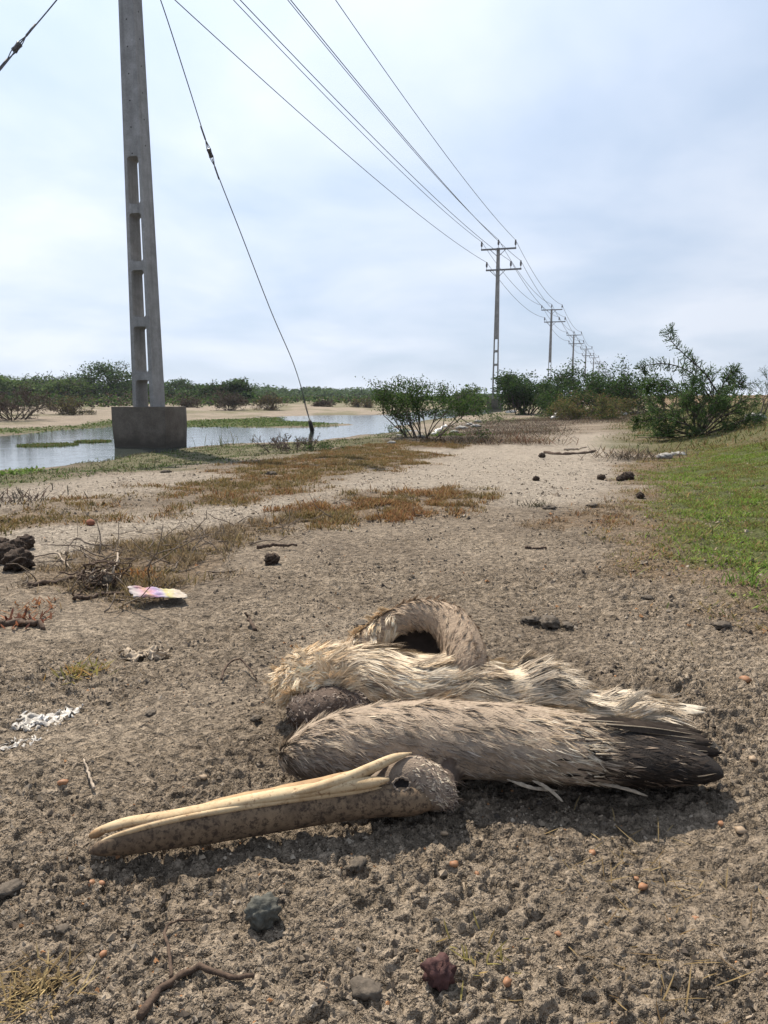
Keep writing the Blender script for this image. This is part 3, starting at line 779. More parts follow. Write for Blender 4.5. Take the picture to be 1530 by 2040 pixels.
def locks(mb, g, nk, m, u0, u1, p0, p1, Lr, Wr, bw, flow, cf, lift=(0.02, 0.2), curl=(-0.2, 0.0), jit=0.2):
    """strands matted together into pointed locks"""
    uc = br.uniform(u0, u1, nk); pc = br.uniform(p0, p1, nk); P, A, B, N = grid_sample(g, uc, pc)
    fa, fb = flow(uc, pc); D = unit(A * np.asarray(fa)[:, None] + B * np.asarray(fb)[:, None]); D = unit(D + br.normal(0, jit, (nk, 3)))
    S = unit(np.cross(D, N)); L = br.uniform(*Lr, nk); lf = br.uniform(*lift, nk); cc = cf(uc, pc); tone = br.uniform(.8, 1.18, (nk, 1))
    i = np.repeat(np.arange(nk), m); n = nk * m; off = br.uniform(-1, 1, n); back = br.uniform(0, .45, n)
    base = P[i] + S[i] * (off * bw)[:, None] + D[i] * (L[i] * back)[:, None] - N[i] * (np.abs(off) * bw * .35)[:, None]
    tip = P[i] + D[i] * L[i][:, None] * br.uniform(.85, 1.12, (n, 1)) + N[i] * (lf[i] * L[i])[:, None] + S[i] * (off * bw * .22)[:, None] + br.normal(0, .0008, (n, 3))
    d = tip - base; ln = np.linalg.norm(d, axis=1); cs = cf(np.repeat(uc, m), np.repeat(pc, m)); c = np.clip((.45 * cc[i] + .55 * cs) * tone[i] * (1 + br.normal(0, .13, (n, 1))), .01, .85)
    mb.add(*blades(base, d, N[i], ln, br.uniform(*Wr, n), 0.10, br.uniform(*curl, n) - .10, c * .85, np.clip(c * 1.08, 0, .85), lite=True, rg=br))
def wing_col(u, ph):
    n = len(u); x = u
    front = sstep(-0.35, 0.15, -np.sin(ph) + 0.35 * np.cos(ph))
    base = pick(br, TAN, n, .18); gy = pick(br, GREY, n, .2); dk = pick(br, DARK, n, .25); cr = pick(br, CREAM, n, .15)
    k = sstep(0.2, 0.8, br.random(n) * 0.6 + front * 0.55)[:, None] * (1 - sstep(.55, .75, x))[:, None]
    c = base * (1 - k) + gy * k
    pale = (sstep(.50, .60, x) * (1 - sstep(.67, .72, x)) * (br.random(n) < .75))[:, None]
    c = c * (1 - pale) + cr * pale
    dd = (sstep(.655, .715, x + br.normal(0, .018, n)))[:, None] * (br.random(n) < .93)[:, None]
    return c * (1 - dd) + dk * dd
coat('wing_feathers', wing_g, 17000, 0.0, 0.86, 0, 2 * math.pi, (.011, .025), (.0007, .0017), lambda u, ph: (one(u), 0.75 * (1 - u) * one(u) * -np.sign(np.cos(ph) + .2)), wing_col, lift=(0.02, 0.13), curl=(-0.14, -0.02), jit=0.18)
coat('wing_tip_barbs', wing_g, 1500, 0.60, 0.88, 0, 2 * math.pi, (.018, .036), (.0016, .0045), lambda u, ph: (one(u), 0.12 * one(u)), lambda u, ph: np.where(br.random((len(u), 1)) < .09, pick(br, TAN, len(u), .2), pick(br, DARK, len(u), .25)), lift=(0.01, 0.06), curl=(-0.10, -0.02), jit=0.10)
def body_col(u, ph):
    n = len(u); cr = pick(br, CREAM, n, .12); dn = pick(br, DOWN, n, .15); wh = pick(br, [(0.60, 0.54, 0.45), (0.5, 0.43, 0.34), (0.36, 0.30, 0.23)], n, .1)
    k = (1 - sstep(.12, .26, u))[:, None]; w = sstep(.35, .6, u)[:, None] * 0.6
    c = cr * (1 - k) + dn * k
    c = c * (1 - w) + wh * w
    st_ = (br.random(n) < 0.13)[:, None]
    return c * (1 - st_) + pick(br, TAN, n, .2) * st_
coat('body_feathers', body_g, 9000, 0.08, 0.97, -0.5, math.pi + 0.5, (.022, .050), (.0010, .0027), lambda u, ph: (one(u), 0.35 * np.sin(u * 38) * one(u)), body_col, lift=(0.02, 0.12), curl=(-0.20, -0.05), jit=0.18)
mbl = MB()
locks(mbl, wing_g, 900, 12, 0.02, 0.72, 0, 2 * math.pi, (.016, .034), (.0006, .0014), .0038, lambda u, ph: (one(u), 0.6 * (1 - u) * -np.sign(np.cos(ph) + .2)), lambda u, ph: np.where((u < .62)[:, None], np.maximum(wing_col(u, ph), np.array([[.21, .163, .122]])), wing_col(u, ph)), lift=(0.0, 0.06), curl=(-0.08, 0.0), jit=.12)
link('wing_locks', mbl.mesh('wing_locks'), M_FEATHER, pel, kind='stuff')
mbl = MB()
locks(mbl, body_g, 520, 20, 0.14, 0.95, -0.3, math.pi + 0.3, (.032, .062), (.0008, .0020), .0075, lambda u, ph: (one(u), 0.45 * np.sin(u * 38)), body_col, lift=(0.0, 0.10), curl=(-0.14, 0.0), jit=.16)
locks(mbl, body_g, 170, 20, 0.03, 0.24, -0.3, math.pi + 0.3, (.018, .036), (.0006, .0014), .006, lambda u, ph: (-one(u) * .5, np.sin(ph * 3 + u * 30)), lambda u, ph: pick(br, DOWN, len(u), .15), lift=(0.0, 0.14), curl=(-0.2, 0.0), jit=.25)
locks(mbl, arch_g, 170, 16, 0.03, 0.36, 0, 2 * math.pi, (.018, .034), (.0007, .0016), .005, lambda u, ph: (-one(u) * .7, -.7 * one(u)), lambda u, ph: pick(br, DOWN + CREAM[:2], len(u), .15), lift=(0.0, 0.08), curl=(-0.25, -0.05), jit=.16)
link('body_locks', mbl.mesh('body_locks'), M_FEATHER, pel, kind='stuff')
mbd = MB()
coat('', body_g, 5200, 0.0, 0.24, -0.6, math.pi + 0.6, (.008, .018), (.0007, .0015), lambda u, ph: (-one(u) * .6, 0.3 * np.sin(ph * 3)), lambda u, ph: pick(br, DOWN, len(u), .15), lift=(0.05, 0.5), curl=(-0.5, 0.0), jit=0.6, mb=mbd)
link('down_tuft', mbd.mesh('down_tuft'), M_FEATHER, pel, kind='stuff')
coat('muddy_feathers', mud_g, 3600, 0.0, 1, 0, 2 * math.pi, (.004, .010), (.001, .0024), lambda u, ph: (one(u), np.sin(ph * 4 + u * 9)), lambda u, ph: pick(br, MUD, len(u), .25), lift=(0.05, 0.5), curl=(-0.6, 0.0), jit=0.8)
def arch_col(u, ph):
    n = len(u); b = pick(br, [(0.34, 0.25, 0.18), (0.26, 0.19, 0.135), (0.42, 0.33, 0.24), (0.17, 0.12, 0.09)], n, .15); cr = pick(br, DOWN, n, .12); gy = pick(br, GREY, n, .2)
    k = (1 - sstep(.10, .38, u + br.normal(0, .05, n)))[:, None]; e = sstep(.84, .93, u)[:, None]
    c = b * (1 - k) + cr * k
    return c * (1 - e) + gy * e
coat('raised_wing_feathers', arch_g, 9000, 0.03, 0.99, 0, 2 * math.pi, (.008, .016), (.0006, .0016), lambda u, ph: (one(u) * .8, one(u) * -.8), arch_col, lift=(0.08, 0.20), curl=(-0.30, -0.12), jit=0.16)
mbl = MB()
locks(mbl, arch_g, 420, 12, 0.34, 0.95, 0, 2 * math.pi, (.012, .022), (.0005, .0012), .0028, lambda u, ph: (one(u) * .7, one(u) * -.8), lambda u, ph: np.maximum(arch_col(u, ph), np.array([[.22, .165, .12]])), lift=(0.03, 0.10), curl=(-0.2, -0.08), jit=.12)
link('raised_wing_locks', mbl.mesh('raised_wing_locks'), M_FEATHER, pel, kind='stuff')
def head_col(u, ph):
    n = len(u); return pick(br, [(0.30, 0.24, 0.19), (0.40, 0.33, 0.26), (0.16, 0.12, 0.10), (0.50, 0.43, 0.33)], n, .2)
mbh = MB()
coat('', head_g, 2600, 0.08, 0.55, -0.1, math.pi * 1.1, (.004, .009), (.0009, .0019), lambda u, ph: (-one(u), 0.6 * np.sin(ph * 5 + u * 30)), head_col, lift=(0.06, 0.32), curl=(-0.5, -0.1), jit=0.35, mb=mbh)
coat('', head_g, 600, 0.0, 0.2, 0, 2 * math.pi, (.004, .011), (.0007, .0014), lambda u, ph: (-one(u), np.sin(ph * 7)), lambda u, ph: pick(br, MUD, len(u), .25), lift=(0.1, 0.7), curl=(-1.2, 0.0), jit=0.7, mb=mbh)
coat('', head_g, 1300, 0.15, 0.95, math.pi * 0.75, math.pi * 2.1, (.003, .008), (.0008, .0016), lambda u, ph: (-one(u), 0.6 * np.sin(ph * 5 + u * 30)), lambda u, ph: pick(br, MUD + GREY, len(u), .25), lift=(0.02, 0.5), curl=(-0.6, 0.1), jit=0.5, mb=mbh)
link('head_feathers', mbh.mesh('head_feathers'), M_FEATHER, pel, kind='stuff')

# flight feathers: one vane with a shaft each
M_VANE_D = mat_attr('dark_vane', 0.8, 0.3, 200.0, spec=0.12)
M_QUILL = mat_noise('quill', [(0.3, (0.30, 0.24, 0.17)), (0.7, (0.50, 0.42, 0.31))], 80, 0.5, 0)
def feather(name, pts, w, c0, c1, tilt=0.0, quill=True):
    pts = catmull(pts, 16); n = len(pts)
    tan = unit(np.gradient(pts, axis=0)); upv = np.array([0, -math.sin(tilt), math.cos(tilt)])
    s = unit(np.cross(tan, upv)); nn = np.cross(s, tan)
    t = np.linspace(0, 1, n); wd = w * np.minimum(1, 0.25 + t * 2.5) * np.sqrt(np.clip(1 - t ** 5, 0, 1)) + 0.0005
    rag = 1 + br.normal(0, 0.10, (n, 2))
    v, c = [], []
    for k in range(n):
        v += [pts[k] - s[k] * wd[k] * 0.62 * rag[k, 0] - nn[k] * wd[k] * .12, pts[k] + nn[k] * 0.0006, pts[k] + s[k] * wd[k] * 0.38 * rag[k, 1] - nn[k] * wd[k] * .10]
        cc = np.array(c0) * (1 - t[k]) + np.array(c1) * t[k]
        for _ in range(3): c.append(cc * br.uniform(.75, 1.25))
    q = []
    for k in range(n - 1):
        b = k * 3; q += [(b, b + 1, b + 4, b + 3), (b + 1, b + 2, b + 5, b + 4)]
    o = link(name, mesh_np(name, v, q, None, c), M_VANE_D, pel)
    if quill:
        vv, qq, tt = tube_vq(pts[:-2] + nn[:-2] * 0.0009, np.linspace(.0011, .0004, n - 2), 5); link('quill', mesh_np('quill', vv, qq, tt), M_QUILL, o)
    return o
for k in range(17):                                         # dark primaries of the folded wing
    f = k / 16
    y0 = 1440 + 105 * f + br.uniform(-6, 6); x0 = 1150 + br.uniform(-25, 60)
    x2 = 1395 + 38 * math.sin(math.pi * min(1, f * 1.15)) + br.uniform(-14, 10); y2 = 1462 + 92 * f + br.uniform(-5, 5)
    z0 = .087 - .045 * f ** 1.3 + br.uniform(-.003, .003); z2 = .046 - .026 * f + br.uniform(-.003, .003)
    c = DARK[k % 4]
    feather('flight_feather', [at_z(x0, y0, z0), at_z((x0 + x2) / 2, (y0 * .5 + y2 * .5) - 4, (z0 * .55 + z2 * .45) + .004), at_z(x2, y2, z2)], .017, np.array(c) * 1.2, np.array(c) * .9, tilt=0.5 + 0.5 * f)
for k in range(6):                                          # secondaries over the dark ones
    f = k / 5; y0 = 1470 + 70 * f; x0 = 1010 + br.uniform(-30, 30); x2 = 1225 + br.uniform(-30, 40); y2 = 1488 + 72 * f
    feather('covert_feather', [at_z(x0, y0, .074 - .05 * f), at_z((x0 + x2) / 2, (y0 + y2) / 2 - 3, .074 - .052 * f), at_z(x2, y2, .068 - .045 * f)], .010, (0.24, 0.18, 0.13), (0.33, 0.27, 0.205), tilt=0.6 + 0.5 * f)
for k in range(9):                                          # whitish tail
    f = k / 8; x2 = 1360 + br.uniform(-40, 52); y2 = 1402 + 24 * f; x0 = 1110 + br.uniform(-20, 20); y0 = 1385 + 30 * f
    feather('tail_feather', [at_d(x0, y0, 1.10 - .05 * f), at_d((x0 + x2) / 2, (y0 + y2) / 2 - 4, 1.095 - .05 * f), at_d(x2, y2 + 2, 1.085 - .05 * f)], .018, (0.46, 0.395, 0.30), (0.50, 0.44, 0.35), tilt=0.3)
for x0, y0, x1, y1, x2, y2 in ((1060, 1555, 1090, 1570, 1122, 1598), (1080, 1552, 1140, 1558, 1172, 1563), (1180, 1558, 1240, 1570, 1290, 1586), (1090, 1545, 1160, 1535, 1230, 1527), (1010, 1553, 1060, 1570, 1110, 1575), (1260, 1540, 1320, 1548, 1390, 1555), (1150, 1505, 1220, 1490, 1262, 1472)):
    feather('loose_feather', [at_z(x0, y0, .03), at_z(x1, y1, .025), at_z(x2, y2, .012)], .004, (0.24, 0.20, 0.155), (0.30, 0.255, 0.20), tilt=0.8, quill=False)
for x0, y0, x1, y1, x2, y2, D in ((655, 1325, 760, 1240, 838, 1208, 1.215), (690, 1300, 770, 1238, 850, 1206, 1.225), (640, 1335, 720, 1275, 800, 1225, 1.21)):
    feather('long_scapular_feather', [at_d(x0, y0, D - .03), at_d(x1, y1, D), at_d(x2, y2, D + .01)], .011, (0.20, 0.14, 0.09), (0.11, 0.08, 0.055), tilt=0.9)
# added dark sheet closing the raised wing's arch; its colour carries the gap's shade
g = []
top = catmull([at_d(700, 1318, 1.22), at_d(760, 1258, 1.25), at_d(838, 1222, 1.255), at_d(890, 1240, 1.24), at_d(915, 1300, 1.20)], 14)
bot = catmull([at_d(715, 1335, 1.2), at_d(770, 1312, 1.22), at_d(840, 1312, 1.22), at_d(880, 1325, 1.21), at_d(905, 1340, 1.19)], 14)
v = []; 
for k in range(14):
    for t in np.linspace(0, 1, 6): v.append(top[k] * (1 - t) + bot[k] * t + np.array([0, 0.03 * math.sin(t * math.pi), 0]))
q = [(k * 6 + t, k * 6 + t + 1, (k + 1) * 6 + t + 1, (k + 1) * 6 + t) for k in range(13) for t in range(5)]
M_ARCH_SHADE = mat_noise('arch_shade_dark', [(0.3, (0.022, 0.015, 0.011)), (0.7, (0.05, 0.034, 0.025))], 60, 0.9, 0.5, .003)
link('arch_shade_sheet', mesh_np('arch_shade_sheet', v, q), M_ARCH_SHADE, pel)

# bill -----------------------------------------------------------------
def bill_mat(name, a, b, dark, amount):
    m, nt, bs = mat_new(name)
    n1, n2 = tex_noise(nt, 38, 8, 0.75), tex_noise(nt, 150, 8, 0.75)
    c = ramp(nt, n1.outputs['Fac'], [(0.3, a), (0.7, b)])
    c = mixc(nt, ramp(nt, n2.outputs['Fac'], [(amount - .07, 0.85), (amount + .04, 0.0)]), c, dark)
    nt.links.new(c, bs.inputs['Base Color']); bs.inputs['Roughness'].default_value = 0.78; bs.inputs['Specular IOR Level'].default_value = 0.2
    bump(nt, bs, n2.outputs['Fac'], 0.35, 0.0012); return m
M_BILL1 = bill_mat('bill_horn_cream', (0.36, 0.25, 0.14), (0.56, 0.45, 0.29), (0.16, 0.085, 0.045), 0.42)
M_BILL2 = bill_mat('bill_side_mottled', (0.08, 0.055, 0.038), (0.23, 0.165, 0.105), (0.035, 0.025, 0.02), 0.48)
M_BILL3 = bill_mat('bill_pouch_brown', (0.20, 0.115, 0.06), (0.42, 0.29, 0.16), (0.10, 0.05, 0.03), 0.4)
def loft_part(name, stn, m, n=50, seg=16, parent=pel, lump=0.0, up=(0, 0, 1)):
    v, q, t = grid_mesh_parts(loft_grid(stn, n, seg, up=up, lump=lump, lumpf=8, seed=4)); return link(name, mesh_np(name, v, q, t), m, parent)
low_st = [st(182, 1694, .003, .005, z=0.0100), st(205, 1689, .009, .008, z=0.0150), st(260, 1676, .0145, .0105, z=0.0200), st(340, 1660, .0178, .012, z=0.0230), st(450, 1642, .0195, .013, z=0.0250), st(560, 1624, .019, .013, z=0.0260),
          st(670, 1606, .0185, .014, z=0.0280), st(750, 1596, .019, .016, z=0.0300), st(820, 1594, .018, .017, z=0.0300), st(862, 1596, .008, .010, z=0.0260)]
low = loft_part('lower_mandible', low_st, M_BILL2, 60, 20, lump=0.03)
rim = [st(190, 1684, .0012, .0014, z=0.0170), st(215, 1671, .0022, .0022, z=0.0260), st(260, 1656, .003, .0026, z=0.0340), st(340, 1635, .0032, .003, z=0.0405), st(450, 1614, .0034, .003, z=0.0445), st(560, 1597, .0036, .003, z=0.0450),
       st(670, 1581, .0046, .003, z=0.0465), st(735, 1572, .005, .003, z=0.0480), st(760, 1570, .001, .001, z=0.0480)]
loft_part('cutting_edge', rim, M_BILL1, 60, 10, low)
up_st = [st(184, 1662, .002, .003, z=0.0160), st(198, 1655, .0042, .005, z=0.0200), st(250, 1639, .0052, .0075, z=0.0300), st(330, 1626, .0048, .008, z=0.0380), st(420, 1609, .005, .0085, z=0.0445), st(520, 1590, .006, .009, z=0.0490),
         st(620, 1574, .007, .009, z=0.0520), st(690, 1564, .0078, .009, z=0.0540), st(745, 1558, .006, .007, z=0.0560), st(775, 1552, .002, .002, z=0.0570)]
upb = loft_part('upper_mandible', up_st, M_BILL1, 60, 14, lump=0.03)
loft_part('bill_nail', [st(180, 1668, .001, .001, z=0.0110), st(184, 1664, .004, .004, z=0.0150), st(200, 1657, .0048, .0052, z=0.0195), st(222, 1648, .001, .001, z=0.0255)], M_BILL3, 16, 10, upb)
loft_part('culmen_ridge', [st(560, 1586, .0012, .0015, z=0.0510), st(620, 1571, .0045, .005, z=0.0570), st(690, 1550, .006, .006, z=0.0620), st(740, 1530, .0065, .006, z=0.0680), st(785, 1510, .005, .005, z=0.0730), st(820, 1500, .001, .001, z=0.0750)], M_BILL1, 40, 12, upb)
loft_part('skin_pouch', [st(395, 1607, .001, .004, z=0.0400), st(450, 1597, .003, .010, z=0.0440), st(540, 1583, .0045, .013, z=0.0480), st(620, 1566, .005, .013, z=0.0520), st(700, 1546, .005, .010, z=0.0580), st(770, 1518, .002, .004, z=0.0640)], M_BILL3, 40, 12, pel, lump=0.15)
# eye socket: puckered ring of skin with a dark hollow
ec = at_z(800, 1562, .047); P_, A_, B_, N_ = grid_sample(head_g, np.array([0.62]), np.array([0.0]))
toc = unit(np.array([0.08, -0.80, 0.60])); ex = unit(np.cross(np.array([0, 0, 1.0]), toc)); ey = np.cross(toc, ex)
# find the head surface along the sight line at the eye pixel
allp = head_g.reshape(-1, 3); rd = unit(ray(800, 1563)); rel = allp - np.array([0, 0, CAM_H]); dist = np.linalg.norm(rel - (rel @ rd)[:, None] * rd, axis=1)
kk = np.argsort(dist)[:12]; ec = np.array([0, 0, CAM_H]) + rd * ((rel[kk] @ rd).min() - .003)
phs = np.linspace(0, 2 * np.pi, 29)[:-1]
ring = np.array([ec + ex * .0098 * math.cos(p) * (1 + .06 * math.sin(5 * p)) + ey * .0074 * math.sin(p) * (1 + .05 * math.cos(4 * p)) + toc * .0015 for p in phs])
g = np.array([[ring[i] + (unit(ring[i] - ec) * math.cos(a) + toc * math.sin(a)) * (.0015 * (1 + .5 * math.sin(i * 2.1) + .3 * math.sin(i * 5.3))) for a in np.linspace(0, 2 * np.pi, 9)[:-1]] for i in range(len(ring))])
n, m_ = g.shape[:2]
q = [(i * m_ + j, i * m_ + (j + 1) % m_, ((i + 1) % n) * m_ + (j + 1) % m_, ((i + 1) % n) * m_ + j) for i in range(n) for j in range(m_)]
sock = link('eye_socket', mesh_np('eye_socket', g.reshape(-1, 3), q, None, np.tile(np.array([[0.19, 0.15, 0.118]]), (n * m_, 1)) * br.uniform(.7, 1.2, (n * m_, 1))), M_SKIN, pel)
M_EYE = mat_noise('dark_eye_hollow', [(0.3, (0.004, 0.003, 0.003)), (0.7, (0.014, 0.011, 0.01))], 300, 0.7, 0.6, .002, spec=.15)
v = [ec - toc * .0005]; 
for r_ in (0.35, 0.7, 1.0):
    for p in phs: v.append(ec + ex * .0098 * r_ * math.cos(p) + ey * .0074 * r_ * math.sin(p) + toc * (-.0005 + .002 * r_ ** 2))
t = [(0, 1 + i, 1 + (i + 1) % 28) for i in range(28)]
q = [(1 + a * 28 + i, 1 + (a + 1) * 28 + i, 1 + (a + 1) * 28 + (i + 1) % 28, 1 + a * 28 + (i + 1) % 28) for a in (0, 1) for i in range(28)]
link('eye_hollow', mesh_np('eye_hollow', v, q, t), M_EYE, sock)

# ================================================================ plants
def grow(rg, p, d, L, r, lev, out, tips, up, wig, nb, shrink, spread=0.7):
    n = 5; pts = [p]
    for i in range(n):
        d = unit(d + rg.normal(0, wig, 3) + np.array([0, 0, up])); p = p + d * L / n; pts.append(p)
    pts = np.array(pts); out.append((pts, r, r * 0.5))
    if lev == 0:
        tips.append(pts); return
    for k in range(nb):
        i = int(rg.integers(2, n + 1)) if k else n
        d2 = unit(d + rg.normal(0, spread, 3)); 
        grow(rg, pts[i], d2, L * shrink * rg.uniform(.75, 1.2), r * 0.55, lev - 1, out, tips, up, wig, nb, shrink, spread)
def shrub(name, label, cat, base, rg, stems, L, r, lev, nb, up, wig, shrink, nleaf, lsize, pal, fuzz, lean=(0, 0, 0), open_=0.8, bark=None, aspect=0.45, spray=0, flat=0.4, group=None, spread=0.7, minr=0.0015, sz=1.0, base_w=0.05, maxz=None, kinds=('stem', 'foliage'), dirs0=None):
    out, tips = [], []
    for k in range(stems):
        a = rg.uniform(0, 2 * np.pi)
        d = unit(np.array([math.cos(a) * open_, math.sin(a) * open_, 1.0]) + np.array(lean)) if dirs0 is None else unit(np.array(dirs0[k]) + rg.normal(0, .05, 3))
        p0 = np.array([math.cos(a), math.sin(a), 0]) * base_w * rg.random() + np.array([0, 0, -0.02])
        grow(rg, p0, d, L * rg.uniform(.75, 1.15), r, lev, out, tips, up, wig, nb, shrink, spread)
    root = thing(name, label, cat, base, group)
    mb = MB()
    for pts, r0, r1 in out:
        pts = pts * np.array([1, 1, sz]); pts[:, 2] = np.maximum(pts[:, 2], -0.02)
        mb.add(*tube_vq(pts, np.maximum(np.linspace(r0, r1, len(pts)), minr), 4))
    link(kinds[0], mb.mesh(kinds[0]), bark or M_BARK, root, kind='stuff')
    if nleaf:
        T = np.array(tips) * np.array([1, 1, sz]); n = nleaf
        i = rg.integers(0, len(T), n); s = rg.random(n) ** 0.7 * 4.999; j = s.astype(int); f = (s - j)[:, None]
        P = T[i, j] * (1 - f) + T[i, j + 1] * f; dv = T[i, j + 1] - T[i, j]
        mb = MB()
        if spray:                                            # feathery leaf: rows of leaflets along short side shoots
            sd = unit(unit(dv) + rg.normal(0, .8, (n, 3)) + np.array([0, 0, -.1]))
            for k in range(spray):
                Q = P + sd * fuzz * (k + 1) / spray; Q[:, 2] = np.maximum(Q[:, 2], 0.0)
                v, q, c = leaves(Q, lsize * rg.uniform(.7, 1.2, n), rg, flat, pick(rg, pal, n, .2), aspect, sd); mb.add(v, q, None, c)
        else:
            P = P + rg.normal(0, fuzz, (n, 3)) * np.array([1, 1, .55]); P[:, 2] = np.maximum(P[:, 2], 0.0)
            v, q, c = leaves(P, lsize * rg.uniform(.6, 1.3, n), rg, flat, pick(rg, pal, n, .22), aspect); mb.add(v, q, None, c)
        link(kinds[1], mb.mesh(kinds[1], smooth=False), M_LEAF, root)
    return root
GREEN_D = [(0.028, 0.058, 0.015), (0.04, 0.078, 0.02), (0.02, 0.042, 0.011), (0.056, 0.095, 0.026)]
GREEN_M = [(0.05, 0.09, 0.022), (0.075, 0.12, 0.03), (0.035, 0.065, 0.018), (0.10, 0.14, 0.04)]
GREEN_B = [(0.10, 0.17, 0.03), (0.07, 0.13, 0.025), (0.14, 0.20, 0.045)]
OLIVE = [(0.10, 0.10, 0.035), (0.13, 0.11, 0.045), (0.07, 0.08, 0.025), (0.15, 0.10, 0.05)]
PURPLE = [(0.07, 0.045, 0.05), (0.10, 0.065, 0.07), (0.05, 0.035, 0.038)]
def hz(px, py): return hit(px, py)

# feathery thorn bush on the right bank
b = hit(1390, 868)
S = b[1] / 1500.0
rg = np.random.default_rng(101)
H = 210 * S
dirs = [(-.40, -.1, 1.2), (-.45, .0, 1.0), (.30, 0, .9), (.55, .1, .75), (-.9, .1, .55), (-1.0, -.1, .30), (.1, -.3, .8), (.5, -.2, .4), (-.5, -.4, .45), (-.9, -.35, .1), (.2, .3, .6), (-.2, -.5, .35), (.35, -.4, .25), (.2, -.2, .5), (.45, .1, .35), (.0, -.4, .3), (-.45, -.2, .5), (.3, -.5, .6), (.6, -.3, .15), (-.7, -.5, .2), (-.1, .1, .5)]
shrub('thorn_bush', 'feathery green thorn bush with one tall arching shoot on the right bank', 'bush', b, rg, len(dirs), H * .37, .012, 2, 4, 0.0, .13, .62, 6500, .019, [(0.035, 0.065, 0.024), (0.05, 0.095, 0.03), (0.075, 0.135, 0.04), (0.09, 0.14, 0.05)], .06, aspect=.5, spray=5, flat=.25, dirs0=dirs, spread=.5, minr=.003)
# its tall shoot is one long curved branch
def shoot(px, D, root_label, parent, nleaf=220, seed=3, name='shoot'):
    rg = np.random.default_rng(seed); pts = catmull([at_d(x, y, D) for x, y in px], 24); o = np.array(parent.location)
    mb = MB(); mb.add(*tube_vq(pts - o, np.linspace(.009, .003, 24), 5)); link(name, mb.mesh(name), M_BARK, parent)
    i = rg.integers(3, 23, nleaf); P = pts[i] - o; tan = unit(pts[i] - pts[i - 1]); sg = np.where(rg.random(nleaf) < .5, -1, 1)[:, None]
    sd = unit(np.cross(tan, np.array([0, 1.0, 0])) * sg + tan * .6 + rg.normal(0, .45, (nleaf, 3))); mb = MB()
    for k in range(6):
        Q = P + sd * .085 * (k + 1) / 6
        v, q, c = leaves(Q, .024, rg, .1, pick(rg, GREEN_D + GREEN_M[:2], nleaf, .2), .5, sd); mb.add(v, q, None, c)
    link('shoot_leaves', mb.mesh('shoot_leaves', smooth=False), M_LEAF, parent)
tb = [o for o in COL.objects if o.name == 'thorn_bush'][0]
shoot([(1440, 800), (1405, 745), (1370, 712), (1345, 688), (1330, 665), (1340, 657)], b[1] - .05, '', tb, 130, 5)
shoot([(1420, 800), (1380, 745), (1330, 725), (1290, 728), (1275, 738)], b[1] + .1, '', tb, 170, 6)
shoot([(1400, 810), (1340, 775), (1300, 765), (1285, 775)], b[1] - .1, '', tb, 150, 7)
shoot([(1420, 810), (1450, 750), (1470, 738)], b[1], '', tb, 120, 8)
shoot([(1425, 815), (1460, 772), (1482, 762)], b[1] + .1, '', tb, 120, 9)
shoot([(1380, 850), (1320, 832), (1280, 840), (1262, 846)], b[1] - .35, '', tb, 150, 10)

# leaning bush at the right edge of the picture
b2 = hit(1515, 838); rg = np.random.default_rng(111)
shrub('thorn_bush', 'small leafy thorn bush cut off by the right edge of the picture', 'bush', b2, rg, 4, 65 * b2[1] / 1500, .012, 2, 3, .05, .12, .6, 500, .018, GREEN_D, .06, aspect=.5, spray=4, spread=.5, lean=(.9, 0, .3))
# bare twiggy bush by the water
b = hit(845, 872); rg = np.random.default_rng(131); S = b[1] / 1500
shrub('twiggy_bush', 'leafy twiggy bush at the water edge beside the white pipe', 'bush', b, rg, 15, 62 * S, .009, 2, 3, .04, .16, .66, 10000, .03, GREEN_D + GREEN_M[:2], .055, open_=.62, spread=.55, minr=.0035, base_w=.25)
rg = np.random.default_rng(132)
shrub('low_herb', 'low bright leafy plant at the foot of the twiggy bush', 'plant', hit(800, 868), rg, 14, 26 * S, .004, 1, 3, .02, .2, .6, 700, .03, GREEN_M, .04, open_=1.3, base_w=.15)
# acacia behind it, across the water
b = hit(885, 820); S = b[1] / 1500; rg = np.random.default_rng(133)
shrub('acacia_tree', 'small flat crowned green tree behind the twiggy bush at the water edge', 'tree', b, rg, 4, 40 * S, .06, 3, 3, -.01, .12, .68, 3000, .16, GREEN_M, .20, open_=1.1, spread=.6, sz=.62, kinds=('trunk', 'crown'))
# purple twiggy bushlet at the shore
b = hit(585, 898); S = b[1] / 1500; rg = np.random.default_rng(141)
shrub('saltwort_bush', 'small purple brown twiggy bush on the shore under the slack guy wire', 'bush', b, rg, 18, 24 * S, .005, 2, 3, .07, .15, .62, 1500, .016, PURPLE + GREEN_D[:1], .018, open_=1.2, minr=.0028, base_w=.28, bark=M_DRYTWIG)
rg = np.random.default_rng(142)
shrub('low_herb', 'dark green sprawling plant just right of the purple bush', 'plant', hit(632, 895), rg, 14, 15 * S, .003, 1, 3, .02, .2, .6, 700, .022, GREEN_D, .03, open_=1.6, base_w=.2)
